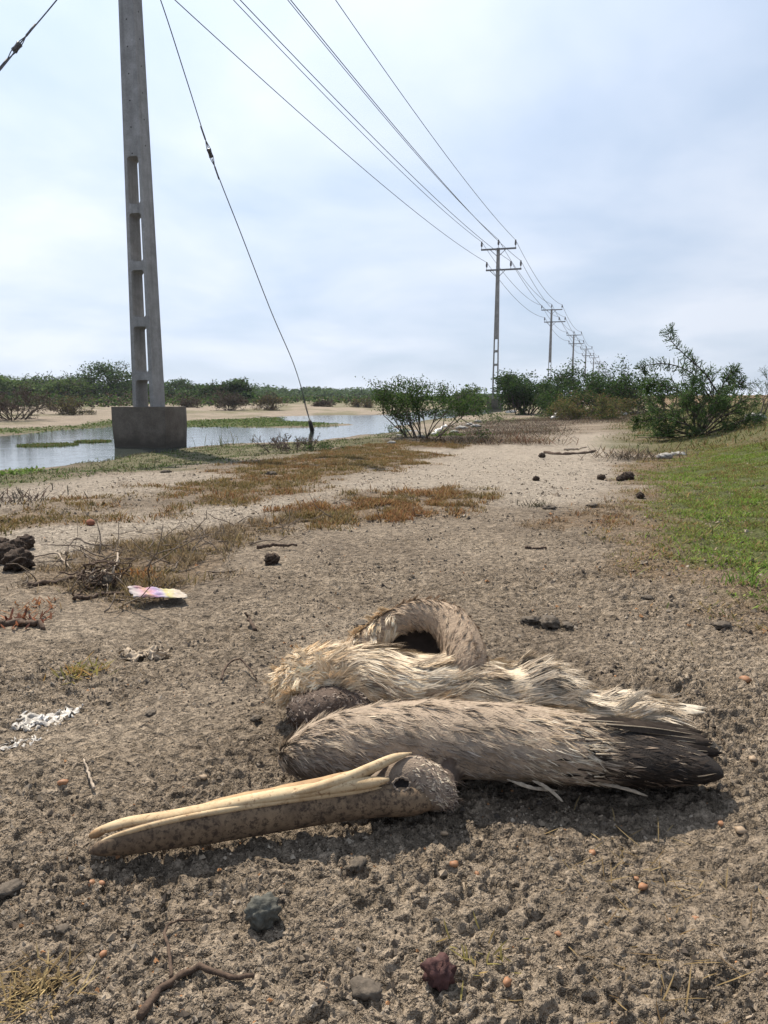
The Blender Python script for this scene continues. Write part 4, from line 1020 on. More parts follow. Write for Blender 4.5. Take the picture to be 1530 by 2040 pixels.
# reeds in the shallow water
b = hit(447, 888); rg = np.random.default_rng(143)
def reeds(label, b, n, h, rg, spread=.12):
    a = rg.uniform(0, 2 * np.pi, n); P = np.stack([rg.normal(0, spread, n), rg.normal(0, spread, n), np.zeros(n)], 1)
    D = np.stack([np.cos(a) * .25, np.sin(a) * .25, np.ones(n)], 1); N = np.stack([-np.sin(a), np.cos(a), np.zeros(n)], 1)
    mb = MB(); mb.add(*blades(P, D, np.stack([np.cos(a), np.sin(a), 0 * a], 1), rg.uniform(.4, 1, n) * h, .007, 0, .25, pick(rg, GREEN_M, n), pick(rg, OLIVE, n), rg=rg))
    t = thing('reed_tuft', label, 'reeds', b); link('blades', mb.mesh('blades'), M_LEAF, t, kind='stuff'); return t
reeds('thin reed tuft standing in the water right of the footing block', np.array([b[0], b[1], WATER_Z - .03]), 34, .30, rg)
# bushes along the line of poles
rg = np.random.default_rng(151)
b = hit(1050, 826); S = b[1] / 1500
shrub('dark_bush', 'round dark green bush just right of the second pole', 'bush', b, rg, 18, 44 * S, .03, 2, 4, .06, .14, .66, 15000, .10, GREEN_D, .11, open_=.85, base_w=.6, kinds=('trunk', 'crown'))
rg = np.random.default_rng(152)
b = hit(1185, 826); S = b[1] / 1500
shrub('dark_bush', 'widest dark green bush with arching sprays in front of the far poles', 'bush', b, rg, 26, 58 * S, .03, 2, 4, .01, .17, .68, 20000, .095, GREEN_D, .13, open_=1.15, base_w=1.0, kinds=('trunk', 'crown'))
rg = np.random.default_rng(153)
b = hit(1165, 836); S = b[1] / 1500
shrub('olive_bush', 'low olive brown bush in front of the widest dark bush', 'bush', b, rg, 24, 30 * S, .012, 2, 4, .05, .18, .62, 8000, .055, OLIVE + GREEN_M[:1], .08, open_=1.3, base_w=.7, kinds=('stem', 'foliage'))
rg = np.random.default_rng(154)
b = hit(1245, 828); S = b[1] / 1500
shrub('olive_bush', 'olive green bush at the right end of the bush row', 'bush', b, rg, 12, 28 * S, .012, 2, 4, .03, .16, .62, 2600, .055, OLIVE + GREEN_D[:2], .08, open_=1.2, base_w=.5)
rg = np.random.default_rng(155)
b = hit(985, 846); S = b[1] / 1500
shrub('low_herb', 'low green weed among the litter below the second pole', 'plant', b, rg, 12, 22 * S, .005, 1, 3, .05, .2, .6, 700, .03, GREEN_M, .05, open_=1.1, base_w=.3)
rg = np.random.default_rng(156)
shrub('low_herb', 'bright green low plant between white rubbish and the track', 'plant', hit(885, 868), rg, 12, 14 * hit(885, 868)[1] / 1500, .004, 1, 3, .02, .2, .6, 600, .025, GREEN_B, .035, open_=1.6, base_w=.2)
rg = np.random.default_rng(157)
b = hit(1012, 815)
shrub('bare_sapling', 'thin leafless sapling between the second pole and the round bush', 'sapling', b, rg, 5, 42 * b[1] / 1500, .008, 1, 2, .08, .1, .7, 0, .05, GREEN_M, .1, open_=.35, minr=.006)
# far shore: dark bushes on the beach
def far_bush(px, py, w, h, label, seed, pal, n, bare=False):
    b = hit(px, py); S = b[1] / 1500; rg = np.random.default_rng(seed)
    return shrub('shore_bush', label, 'bush', b, rg, 20, h * .55 * S, .016, 2, 3, .05, .17, .66, n * 2, 3.2 * S, pal, 3.2 * S, open_=.9 * w / h, base_w=w * .25 * S, minr=.006, spread=.6)
DKB = [(0.045, 0.035, 0.03), (0.07, 0.05, 0.04), (0.03, 0.028, 0.02)]
far_bush(28, 836, 95, 68, 'dark grey brown bush at the left edge on the far beach', 201, DKB + PURPLE[:1], 2200)
far_bush(140, 826, 85, 40, 'spreading brownish bush on the far beach left of the near pole', 202, DKB + OLIVE[:2], 1800)
far_bush(458, 818, 55, 40, 'dark twiggy bush under the flat topped tree right of the near pole', 203, DKB, 1300)
far_bush(540, 817, 40, 32, 'reddish brown twiggy bush on the far beach left of the guy wire', 204, DKB + OLIVE[2:], 900)
far_bush(645, 810, 40, 16, 'low brown scrub on the far bank right of the guy wire', 205, DKB, 600)
far_bush(720, 812, 45, 22, 'low green brown scrub on the far bank right of the brown scrub', 206, OLIVE + DKB, 700)
far_bush(378, 812, 40, 22, 'low dark scrub close to the right side of the near pole', 207, DKB, 600)
# far trees, each an umbrella crown on several stems
def far_tree(px, base_py, w, top_py, label, seed, D, pal=GREEN_D, n=3200, sz=None):
    x = (px - 765) / 1500 * D * 0.99; b = np.array([x, D, g1(x, D)]); S = D / 1500; rg = np.random.default_rng(seed)
    h = at_d(px, top_py, D)[2] - b[2]
    root = shrub('umbrella_tree', label, 'tree', b, rg, 7, w * .26 * S, .10, 3, 3, .0, .13, .72, n, 4.2 * S, pal, 4.0 * S, open_=.95, spread=.62, sz=1.0, base_w=w * .12 * S, minr=.02, kinds=('trunk', 'crown'), flat=.7)
    nb_ = 34; R0 = w * .5 * S; cr = [c for c in root.children if c.name.startswith('crown')][0]; mb = MB()
    for k in range(nb_):                                    # leafy pads filling the dome down to the ground
        a = rg.uniform(0, 2 * np.pi); rr = math.sqrt(rg.random()); zc_ = h * (0.22 + 0.72 * (1 - rr ** 2.2) ** .7 * rg.uniform(.45, 1)) if k % 3 else h * rg.uniform(.1, .4)
        m = 190; P = np.array([math.cos(a) * rr * R0, math.sin(a) * rr * R0, zc_]) + rg.normal(0, 1, (m, 3)) * np.array([R0 * .19, R0 * .19, h * .07])
        P[:, 2] = np.clip(P[:, 2], 0.02, h * 1.0)
        v, q, c = leaves(P, 5.2 * S * rg.uniform(.6, 1.3, m), rg, .7, pick(rg, pal, m, .2) * rg.uniform(.8, 1.25), .65); mb.add(v, q, None, c)
    link('foliage_pads', mb.mesh('foliage_pads', smooth=False), M_LEAF, root)
    zs = np.concatenate([np.array([v.co.z for v in c.data.vertices]) for c in root.children if c.name.startswith('crown')])
    ws = np.concatenate([np.array([v.co.x for v in c.data.vertices]) for c in root.children if c.name.startswith('crown')])
    kx = w * S / (np.percentile(ws, 99) - np.percentile(ws, 1)); kz = h / np.percentile(zs, 99.5)
    for c in root.children:
        if c.name.startswith('foliage_pads'): continue
        a = np.empty(len(c.data.vertices) * 3, np.float32); c.data.vertices.foreach_get('co', a); a = a.reshape(-1, 3)
        a[:, :2] *= kx; a[:, 2] *= kz; c.data.vertices.foreach_set('co', a.ravel()); c.data.update()
    return root
FT = [(20, 150, 748, 'leafy tree at the left edge behind the dark beach bush', 58), (85, 130, 745, 'second tree from the left edge on the far shore', 62), (140, 90, 752, 'light green tree just left of the big umbrella tree', 56),
      (212, 150, 722, 'tallest umbrella shaped tree on the far shore left of the near pole', 60), (275, 90, 758, 'tree directly behind the near pole', 66), (345, 110, 756, 'low tree just right of the near pole', 70),
      (405, 90, 765, 'low tree between the near pole and the flat topped tree', 64), (455, 105, 754, 'flat topped dark tree right of the near pole', 52),
      (-45, 140, 742, 'tree only partly inside the left edge of the picture', 60)]
for k, (px, w, tp, lab, D) in enumerate(FT):
    far_tree(px, 810, w, tp, lab, 300 + k, D, GREEN_M if k in (0, 2) else GREEN_D, 3600 if k in (3, 7) else 2600)
rg = np.random.default_rng(390); mb = MB()
for k in range(260):                                       # thicket at the feet of the far trees
    px = rg.uniform(-260, 500); D = rg.uniform(36, 62); x = (px - 765) / 1500 * D; n = 60; h = rg.uniform(.3, .9); w = rg.uniform(.5, 1.3)
    if sdf(LAKE, np.array([x]), np.array([D]))[0] < 4: continue
    a = rg.uniform(0, 2 * np.pi, n); rr = np.sqrt(rg.random(n)); z0 = g1(x, D)
    P = np.stack([x + np.cos(a) * rr * w, D + np.sin(a) * rr * w, z0 + (1 - rr ** 2 * .7) * rg.random(n) * h], 1)
    v, q, c = leaves(P, rg.uniform(.10, .22, n), rg, .4, pick(rg, GREEN_D + DKB + OLIVE[2:3], n, .2) * rg.uniform(.8, 1.2), .6); mb.add(v, q, None, c)
for k in range(240):
    px = rg.uniform(480, 1010); D = rg.uniform(48, 105); x = (px - 765) / 1500 * D; n = 40; h = rg.uniform(.15, .5); w = rg.uniform(.8, 2.2)
    if sdf(LAKE, np.array([x]), np.array([D]))[0] < 4: continue
    a = rg.uniform(0, 2 * np.pi, n); rr = np.sqrt(rg.random(n)); z0 = g1(x, D)
    P = np.stack([x + np.cos(a) * rr * w, D + np.sin(a) * rr * w, z0 + (1 - rr ** 2 * .7) * rg.random(n) * h], 1)
    v, q, c = leaves(P, rg.uniform(.15, .35, n), rg, .4, pick(rg, GREEN_D + OLIVE[2:3] + DKB[:1], n, .2), .6); mb.add(v, q, None, c)
tag(link('far_scrub', mb.mesh('far_scrub', smooth=False), M_LEAF, kind='stuff'), 'low dark scrub at the feet of the far trees', 'scrub')
# the distant wood reads as one mass
rg = np.random.default_rng(400); mb = MB()
for k in range(150):
    D = rg.uniform(120, 230); px = rg.uniform(470, 810); x = (px - 765) / 1500 * D; z0 = g1(x, D)
    top = 769 + 8 * noise(np.array([px / 60.0]), np.array([0.3]), 5)[0] + rg.uniform(0, 9) + (10 * sstep(690, 800, px))
    h = max(0.8, at_d(px, top, D)[2] - z0); n = 110; w = rg.uniform(1.2, 2.4) * h
    a = rg.uniform(0, 2 * np.pi, n); rr = np.sqrt(rg.random(n)); zz = (1 - rr ** 2 * .75) * rg.uniform(.15, 1, n) ** .5 * h
    P = np.stack([x + np.cos(a) * rr * w, D + np.sin(a) * rr * w, z0 + zz], 1)
    v, q, c = leaves(P, rg.uniform(.35, .8, n), rg, .6, pick(rg, GREEN_D, n, .2), .6); mb.add(v, q, None, c)
for k in range(110):                                       # and again behind the left hand trees and far to the right
    D = rg.uniform(100, 170); px = rg.choice([rg.uniform(-160, 520), rg.uniform(905, 1000)]); x = (px - 765) / 1500 * D; z0 = g1(x, D)
    top = (760 if px < 520 else 784) + rg.uniform(0, 6); h = max(.6, at_d(px, top, D)[2] - z0); n = 110; w = rg.uniform(1.2, 2.4) * h
    a = rg.uniform(0, 2 * np.pi, n); rr = np.sqrt(rg.random(n)); zz = (1 - rr ** 2 * .75) * rg.uniform(.15, 1, n) ** .5 * h
    P = np.stack([x + np.cos(a) * rr * w, D + np.sin(a) * rr * w, z0 + zz], 1)
    v, q, c = leaves(P, rg.uniform(.35, .8, n), rg, .6, pick(rg, GREEN_D, n, .2), .6); mb.add(v, q, None, c)
tag(link('distant_wood', mb.mesh('distant_wood', smooth=False), M_LEAF, kind='stuff'), 'hazy dark green wood along the far horizon', 'wood')

# ---------------------------------------------------------------- ground cover
def scatter(Z, n, rg, pad=0.15, nz=.25, nf=3, seed=3, ymax=99):
    lo, hi = Z.min(0) - pad, Z.max(0) + pad; out = []
    tot = 0
    while tot < n:
        x = rg.uniform(lo[0], hi[0], n * 3); y = rg.uniform(lo[1], min(hi[1], ymax), n * 3)
        k = (rg.random(n * 3) < inside(Z, x, y, pad, nz, nf, seed)) & (np.abs(x) < .60 * y + .5) 
        out.append(np.stack([x[k], y[k]], 1)); tot += k.sum()
        if len(out) > 12: break
    return np.concatenate(out)[:n]
def cover(name, label, cat, Z, n, rg, Lr, Wr, pal, pal2, lean=.6, clump=0.0, **kw):
    XY = scatter(Z, n, rg, **kw); n = len(XY)
    if clump:
        cl = fbm(XY[:, 0] * 7, XY[:, 1] * 7, 3, 91); XY = XY[cl > clump]; n = len(XY)
    z = G(XY[:, 0], XY[:, 1]); a = rg.uniform(0, 2 * np.pi, n)
    D = np.stack([np.cos(a) * lean, np.sin(a) * lean, np.ones(n) * rg.uniform(.4, 1.1, n)], 1); N = np.stack([np.cos(a), np.sin(a), np.zeros(n)], 1)
    hue = fbm(XY[:, 0] * 2.5, XY[:, 1] * 2.5, 3, 95)[:, None]; k = sstep(-.25, .25, hue + rg.normal(0, .12, (n, 1)))
    c = pick(rg, pal, n, .2) * (1 - k) + pick(rg, pal2, n, .2) * k
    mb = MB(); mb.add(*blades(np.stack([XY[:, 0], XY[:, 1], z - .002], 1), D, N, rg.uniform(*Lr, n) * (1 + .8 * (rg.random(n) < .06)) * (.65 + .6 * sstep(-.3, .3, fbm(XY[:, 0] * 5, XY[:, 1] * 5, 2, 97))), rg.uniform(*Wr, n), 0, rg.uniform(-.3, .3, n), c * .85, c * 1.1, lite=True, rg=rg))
    return tag(link(name, mb.mesh(name), M_COVER, kind='stuff'), label, cat)
RED = [(0.20, 0.095, 0.045), (0.24, 0.135, 0.06), (0.16, 0.08, 0.04), (0.28, 0.175, 0.08)]
RUST = [(0.18, 0.125, 0.05), (0.15, 0.115, 0.048), (0.22, 0.16, 0.075), (0.11, 0.10, 0.038)]
STRAW = [(0.22, 0.165, 0.10), (0.16, 0.12, 0.075), (0.10, 0.075, 0.05), (0.28, 0.215, 0.135)]
GRASS = [(0.13, 0.215, 0.032), (0.10, 0.18, 0.027), (0.165, 0.25, 0.043), (0.20, 0.24, 0.055)]
rg = np.random.default_rng(500)
cover('grass', 'short bright green grass covering the right bank', 'grass', Z_GREEN_R, 70000, rg, (.008, .022), (.002, .0048), GRASS, [(0.15, 0.20, 0.045), (0.19, 0.20, 0.065), (0.17, 0.14, 0.055), (0.12, 0.17, 0.035), (0.13, 0.08, 0.04)], .9, clump=-.2, pad=.18, nz=.35, nf=2.5, seed=50)
cover('ground_cover', 'olive and rust coloured low plants along the edge of the right bank', 'ground cover', Z_FRINGE_R, 34000, rg, (.008, .026), (.002, .0045), RUST + [(0.10, 0.12, 0.04)], [(0.14, 0.16, 0.05), (0.22, 0.17, 0.07), (0.26, 0.15, 0.07)], 1.0, clump=-.12, pad=.16, nz=.3, nf=3, seed=57)
cover('ground_cover', 'wide belt of rust brown saltwort between the shore and the track', 'ground cover', Z_OLIVE, 62000, rg, (.010, .028), (.003, .006), RUST, RUST + RED, .7, clump=-.16, pad=.15, nz=.5, nf=2.2, seed=53)
cover('ground_cover', 'separate orange brown saltwort patch in the middle of the sand', 'ground cover', Z_ORANGE, 17000, rg, (.012, .034), (.0025, .006), RED + RUST[:1], RUST + STRAW[:1], .7, clump=-.06, pad=.14, nz=.3, nf=4, seed=54)
cover('ground_cover', 'dry straw coloured plants among twigs on the left', 'ground cover', Z_TWIG, 11000, rg, (.010, .035), (.0016, .004), STRAW, RUST + STRAW, .7, clump=-.05, pad=.08, nz=.2, nf=4, seed=55)
cover('ground_cover', 'thin orange scatter of plants across the track near the right bank', 'ground cover', Z_SPARSE, 2600, rg, (.008, .022), (.002, .004), RED, STRAW, .7, clump=-.05, pad=.06, nz=.15, nf=5, seed=56)
cover('ground_cover', 'green creeping plants along the near water edge', 'ground cover', Z_SHORE, 24000, rg, (.012, .04), (.004, .010), GREEN_M + OLIVE[:1], [(0.08, 0.085, 0.035), (0.05, 0.065, 0.025), (0.10, 0.085, 0.05), (0.06, 0.05, 0.035)], 1.0, clump=-.02, pad=.25, nz=.4, nf=1.2, seed=51)
cover('grass', 'flat green grass strip on the far side of the water', 'grass', Z_FARGREEN, 12000, rg, (.02, .055), (.02, .045), GREEN_M + OLIVE[:1], GREEN_M, 1.2, pad=.4, nz=.4, nf=.6, seed=52)
cover('litter', 'tangle of dead stems and litter along the foot of the bushes', 'litter', Z_LITTER, 20000, rg, (.03, .11), (.004, .010), [(0.05, 0.036, 0.028), (0.08, 0.058, 0.043), (0.028, 0.021, 0.017)], STRAW[2:3] + [(0.11, 0.06, 0.04), (0.05, 0.055, 0.025)], 1.4, pad=.5, nz=.5, nf=1, seed=58)
cover('ground_cover', 'olive green herbs around the foot of the thorn bush', 'ground cover', Z_BACK, 22000, rg, (.02, .07), (.005, .012), GREEN_M + OLIVE, OLIVE + [(0.14, 0.10, 0.05)], .8, clump=-.25, pad=.4, nz=.5, nf=1.0, seed=62)
# two grassy islets in the shallow water
for px, py, w, lab in ((95, 887, .42, 'larger green grass islet in the water left of the footing block'), (185, 880, .28, 'small flat green islet close to the left side of the footing block')):
    p = at_z(px, py, WATER_Z); n = 1500; a = rg.uniform(0, 2 * np.pi, n); rr = np.sqrt(rg.random(n))
    P = np.stack([p[0] + np.cos(a) * rr * w, p[1] + np.sin(a) * rr * w * 1.0, np.full(n, WATER_Z - .01)], 1) - p
    aa = rg.uniform(0, 2 * np.pi, n); D = np.stack([np.cos(aa) * .9, np.sin(aa) * .9, np.ones(n)], 1)
    mb = MB(); mb.add(*blades(P, D, np.stack([np.cos(aa), np.sin(aa), 0 * aa], 1), rg.uniform(.02, .06, n), .012, 0, .1, pick(rg, GREEN_M, n), pick(rg, OLIVE + GREEN_M, n), rg=rg))
    t = thing('grass_islet', lab, 'islet', p); link('grass_blades', mb.mesh('grass_blades'), M_COVER, t, kind='stuff')
    gq = np.array([[(w * r_ * math.cos(q_), w * r_ * math.sin(q_), .012 - .03 * r_ ** 2) for q_ in np.linspace(0, 2 * np.pi, 19)[:-1]] for r_ in (.05, .4, .75, 1.0)])
    v, q, tr = grid_mesh_parts(gq); link('mud', mesh_np('mud', v, q, tr), M_DUNG, t)

# ================================================================ small things on the ground
import bmesh
_ico = {}
def ico(sub):
    if sub not in _ico:
        bm = bmesh.new(); bmesh.ops.create_icosphere(bm, subdivisions=sub, radius=1.0); bm.verts.ensure_lookup_table()
        v = np.array([x.co[:] for x in bm.verts]); t = np.array([[q.index for q in f.verts] for f in bm.faces]); bm.free(); _ico[sub] = (v, t)
    return _ico[sub]
def rough_ball(seed, sub=3, amp=.25, freq=2.0, squash=(1, 1, .8), amp2=.06):
    v, t = ico(sub)
    n = noise(v[:, 0] * freq + seed * 3.1, v[:, 1] * freq + v[:, 2] * freq * 1.3, seed) + .5 * noise(v[:, 2] * freq * 2 + seed, v[:, 0] * freq * 2 - v[:, 1] * freq, seed + 1)
    n2 = noise(v[:, 0] * 7 + v[:, 2] * 5, v[:, 1] * 7 - v[:, 2] * 4, seed + 2)
    return v * (1 + amp * n + amp2 * n2)[:, None] * np.array(squash), t
def lump(name, label, cat, px, py, rpx, mat, seed, sub=3, amp=.25, squash=(1, 1, .8), group=None, sink=.35, amp2=.06, freq=2.0):
    p = hit(px, py); r = rpx * np.linalg.norm(p - np.array([0, 0, CAM_H])) / 1500 * .95
    v, t = rough_ball(seed, sub, amp, freq, squash, amp2)
    o = link(name, mesh_np(name, v * r, None, t), mat); o.location = (p[0], p[1] + r * .2, p[2] + r * squash[2] * (1 - sink)); o.rotation_euler[2] = seed * 1.7
    return tag(o, label, cat, group)
M_ROCK_G = mat_noise('grey_green_stone', [(0.3, (0.04, 0.04, 0.034)), (0.55, (0.085, 0.085, 0.073)), (0.75, (0.15, 0.15, 0.13))], 130, .9, .8, .003)
M_ROCK_M = mat_noise('maroon_stone', [(0.3, (0.035, 0.016, 0.016)), (0.7, (0.11, 0.05, 0.045))], 120, .8, .8, .003)
M_CLOD = mat_noise('dark_soil_clod', [(0.3, (0.05, 0.042, 0.034)), (0.7, (0.14, 0.115, 0.09))], 120, .95, .8, .003)
M_PEB_O = mat_noise('orange_pebble', [(0.3, (0.20, 0.09, 0.045)), (0.7, (0.33, 0.18, 0.095))], 90, .6, .3, .001)
M_PEB_P = mat_noise('pale_pebble', [(0.3, (0.24, 0.17, 0.11)), (0.7, (0.34, 0.26, 0.18))], 90, .6, .3, .001)
M_BRICK = mat_noise('broken_brick', [(0.3, (0.12, 0.045, 0.028)), (0.7, (0.26, 0.10, 0.06))], 60, .9, .6, .003)
lump('stone', 'grey green rough stone lying in front of the bill', 'stone', 524, 1850, 32, M_ROCK_G, 4, 4, .22, (1, .85, .95), amp2=.09)
lump('stone', 'dark maroon angular stone near the bottom of the picture', 'stone', 876, 1980, 26, M_ROCK_M, 9, 3, .55, (1, .9, 1.0), amp2=.25)
PEB = [(125, 1572, 9, 0, 'orange pebble on the sand above the bill tip'), (1485, 1362, 10, 0, 'orange pebble at the right edge above the tail'), (1500, 1524, 8, 1, 'pale pebble right of the wing tip'), (1475, 1664, 9, 1, 'pale pebble at the right edge below the wing tip'),
       (1435, 1656, 6, 0, 'small orange pebble left of the pale pebble below the wing tip'), (885, 1674, 6, 1, 'tan pebble just in front of the head'), (1180, 1712, 7, 0, 'orange pebble beside the dead grass right of centre'), (905, 1729, 8, 0, 'orange pebble below the head'),
       (950, 1747, 5, 0, 'tiny orange pebble right of the one below the head'), (1281, 1776, 8, 0, 'larger orange pebble of a touching pair at lower right'), (1268, 1762, 5, 0, 'smaller orange pebble of a touching pair at lower right'), (1385, 1849, 7, 0, 'reddish pebble at the lower right'),
       (1112, 1876, 6, 0, 'orange pebble in the bottom middle of the sand'), (1010, 1977, 9, 0, 'orange pebble right of the maroon stone'), (1115, 1946, 7, 1, 'tan pebble right of the maroon stone, farther away'), (182, 1768, 7, 0, 'left orange pebble of a pair under the bill tip'),
       (203, 1778, 6, 0, 'right orange pebble of a pair under the bill tip'), (205, 1905, 7, 0, 'orange pebble above the straw tuft'), (405, 1556, 7, 1, 'pale tan pebble on the sand behind the bill')]
for k, (x, y, r, m, lab) in enumerate(PEB):
    lump('pebble', lab, 'pebble', x, y, r, M_PEB_P if m else M_PEB_O, 30 + k, 2, .34, (1.15, .85, .65), 'pebbles around the bird', .65, .16)
for x, y, r, lab in ((36, 1136, 27, 'nearest and largest dung ball of the pile at the left edge'), (8, 1122, 24, 'dung ball cut by the left edge of the picture'), (30, 1106, 20, 'small dung ball in the middle of the pile at the left edge'), (46, 1094, 18, 'topmost dung ball at the right of the pile'), (2, 1096, 16, 'rear dung ball of the pile at the left edge'),
                     (541, 1124, 16, 'lone dark dung lump in the sand left of the track'), (1252, 957, 12, 'largest dark dung lump beside the right bank'), (1236, 960, 8, 'small dung lump touching the large one by the right bank'), (1198, 957, 8, 'small dark dung lump on the pale track left of the bank'),
                     (1068, 960, 7, 'tiny dung lump in the middle of the pale track'), (1276, 992, 8, 'small dung lump in the orange fringe of the bank'), (1080, 934 - 22, 7, 'dark lump just below the driftwood on the track')):
    lump('dung', lab, 'dung', x, y, r, M_DUNG, int(x + y) % 50 + 60, 4, .3, (1, .95, .8), None, .3, .16)
for k, (x, y, r, lab) in enumerate(((20, 1795, 18, 'dark soil clod at the left edge below the bill tip'), (730, 2004, 24, 'dark soil clod left of the maroon stone'), (712, 1738, 16, 'dark soil clod in front of the bill base'), (125, 1858, 11, 'small dark clod left of the grey stone'),
        (1095, 1245, 22, 'largest soil clod right of the raised wing'), (1060, 1240, 16, 'left soil clod of the group right of the raised wing'), (1130, 1250, 12, 'right soil clod of the group right of the raised wing'), (1440, 1254, 14, 'soil clod near the lower end of the grass bank'),
        (720, 1250, 16, 'soil clod just behind the body, left of the raised wing'), (1180, 1010, 10, 'clod on the track left of the orange scatter'), (1095, 1014, 12, 'clod beside the dark little plant on the track'), (330, 942, 8, 'dark clod on the green shore strip'), (540, 946, 10, 'dark clod among the saltwort belt'),
        (510, 1440, 10, 'small clod in the dark stain left of the body'), (1290, 1195, 9, 'clod at the lower fringe of the grass bank'), (300, 1430, 10, 'small clod between the plastic bag and the body'))):
    lump('soil_clod', lab, 'clod', x, y, r, M_CLOD, 80 + k, 3, .42, (1.25, .9, .5), 'dark soil clods', .55, .22, 2.6)
lump('brick_fragment', 'small red brown brick fragment on the sand left', 'brick', 180, 1047, 10, M_BRICK, 5, 2, .10, (1.2, .8, .75))

def stick(label, px, r, mat, name='stick', group=None, lift=.004, sub=None):
    P = []
    for q in px:
        h_ = hit(q[0], q[1]); P.append(h_ + np.array([0, 0, lift + (q[2] if len(q) > 2 else 0)]))
    P = catmull(P, 16); P = P + rng.normal(0, r * .35, P.shape); v, q, t = tube_vq(P, np.linspace(r, r * .55, 16) * (1 + rng.normal(0, .08, 16)), 7)
    o = link(name, mesh_np(name, v, q, t), mat); return tag(o, label, 'stick', group)
M_ROOT = mat_noise('dark_bark_stick', [(0.3, (0.03, 0.02, 0.015)), (0.7, (0.12, 0.08, 0.056))], 160, .9, .7, .002)
stick('dark forked branch at the bottom edge, bending right', [(280, 2060), (320, 2000), (350, 1958), (400, 1945), (460, 1958), (512, 1975)], .0036, M_ROOT, 'branch')
stick('thin side twig rising from the bend of the bottom branch', [(342, 1962), (338, 1920), (330, 1880), (350, 1862), (388, 1842)], .0018, M_ROOT, 'twig')
stick('straight stick on the sand beyond the dung lump', [(514, 1097, .01), (550, 1096, .012), (592, 1094, .012)], .007, M_ROOT)
stick('short straight stick lying on the right of the sand', [(1046, 1095), (1066, 1095), (1088, 1094)], .006, M_ROOT)
stick('short upright broken stick behind the bird on the left', [(508, 1264), (498, 1250, .01), (488, 1242, .02)], .0045, M_ROOT)
stick('dark thick stick entering from the left edge', [(-30, 1248), (20, 1250), (60, 1248), (88, 1254)], .011, M_ROOT)
stick('thin bent twig on the sand left of the dark stain', [(440, 1360), (452, 1342, .01), (480, 1336, .012), (512, 1357)], .0025, M_ROOT, 'twig')
stick('little twig standing left of the orange pebble', [(188, 1582), (178, 1555, .004), (168, 1535, .01)], .002, M_PALETWIG, 'twig')
stick('weathered driftwood piece across the far track', [(1085, 904), (1120, 906), (1150, 905), (1185, 900)], .022, M_ROOT, 'driftwood')
stick('pale slim stick resting on the driftwood', [(1125, 902, .02), (1145, 902, .03), (1168, 899, .03)], .012, M_PALETWIG)
stick('pale crooked stem left of the dark root tangle', [(50, 1118), (80, 1113, .004), (112, 1111, .008), (126, 1120, .004), (142, 1137)], .0035, M_PALETWIG)
stick('pale curved twig hooping over the root tangle', [(212, 1168), (228, 1162, .03), (237, 1150, .05), (235, 1140, .05)], .004, M_PALETWIG, 'twig')
stick('long thin dead twig left of the saltwort', [(130, 1105), (150, 1092, .03), (185, 1100, .02), (225, 1095, .01)], .004, M_DRYTWIG, 'twig')
stick('dark dead branch below the root tangle', [(55, 1168), (100, 1164), (150, 1158), (172, 1148, .01)], .008, M_ROOT, 'branch')
stick('brown bark strip in front of the root tangle', [(148, 1200), (172, 1196), (205, 1188), (248, 1187)], .006, M_ROOT)
# root tangle
p = hit(205, 1166); rg = np.random.default_rng(600); t_ = thing('root_tangle', 'dark ball of tangled dead roots on the left', 'root tangle', p)
for k in range(70):
    a = rg.uniform(0, 2 * np.pi); P = []
    q = np.array([math.cos(a), math.sin(a), 0]) * rg.uniform(.01, .065) + np.array([0, 0, rg.uniform(0, .04)]); d = unit(rg.normal(0, 1, 3) * np.array([1, 1, .4]))
    for i in range(8):
        P.append(q.copy()); d = unit(d + rg.normal(0, .5, 3) - q * 4 * np.array([1, 1, 0])); q = q + d * .017; q[2] = np.clip(q[2], 0.0, .06)
    v, qq, tt = tube_vq(catmull(P, 10), rg.uniform(.0010, .0024), 4); link('root', mesh_np('root', v, qq, tt), M_ROOT if k % 5 else M_PALETWIG, t_)
v, t = rough_ball(77, 3, .3, 2.5, (1, 1, .45)); link('soil_core', mesh_np('soil_core', v * .038, None, t), M_CLOD, t_).location.z = .01
# twig litter in the dry patch and on the sand
mb = MB(); rg = np.random.default_rng(610)
XY = np.concatenate([scatter(Z_TWIG, 170, rg, .1, .2, 4, 55), scatter(Z_ORANGE, 25, rg, .1, .2, 4, 55), scatter(Z_LITTER, 160, rg, .4, .4, 1, 55)])
for x, y in XY:
    z = g1(x, y); L = rg.uniform(.04, .22) * (1.0 if y < 6 else 2.0); a = rg.uniform(0, 2 * np.pi); d = np.array([math.cos(a), math.sin(a), rg.uniform(-.1, .35)]); P = [np.array([x, y, z])]
    for i in range(4): d = unit(d + rg.normal(0, .3, 3)); P.append(P[-1] + d * L / 4)
    P = np.array(P); P[:, 2] = np.maximum(P[:, 2], z + .002); mb.add(*tube_vq(P, np.linspace(1, .5, 5) * rg.uniform(.001, .0028) * (1 if y < 6 else 2.2), 4))
tag(link('twig_litter', mb.mesh('twig_litter'), M_DRYTWIG, kind='stuff'), 'scattered dead twigs over the dry plant patches', 'twigs')
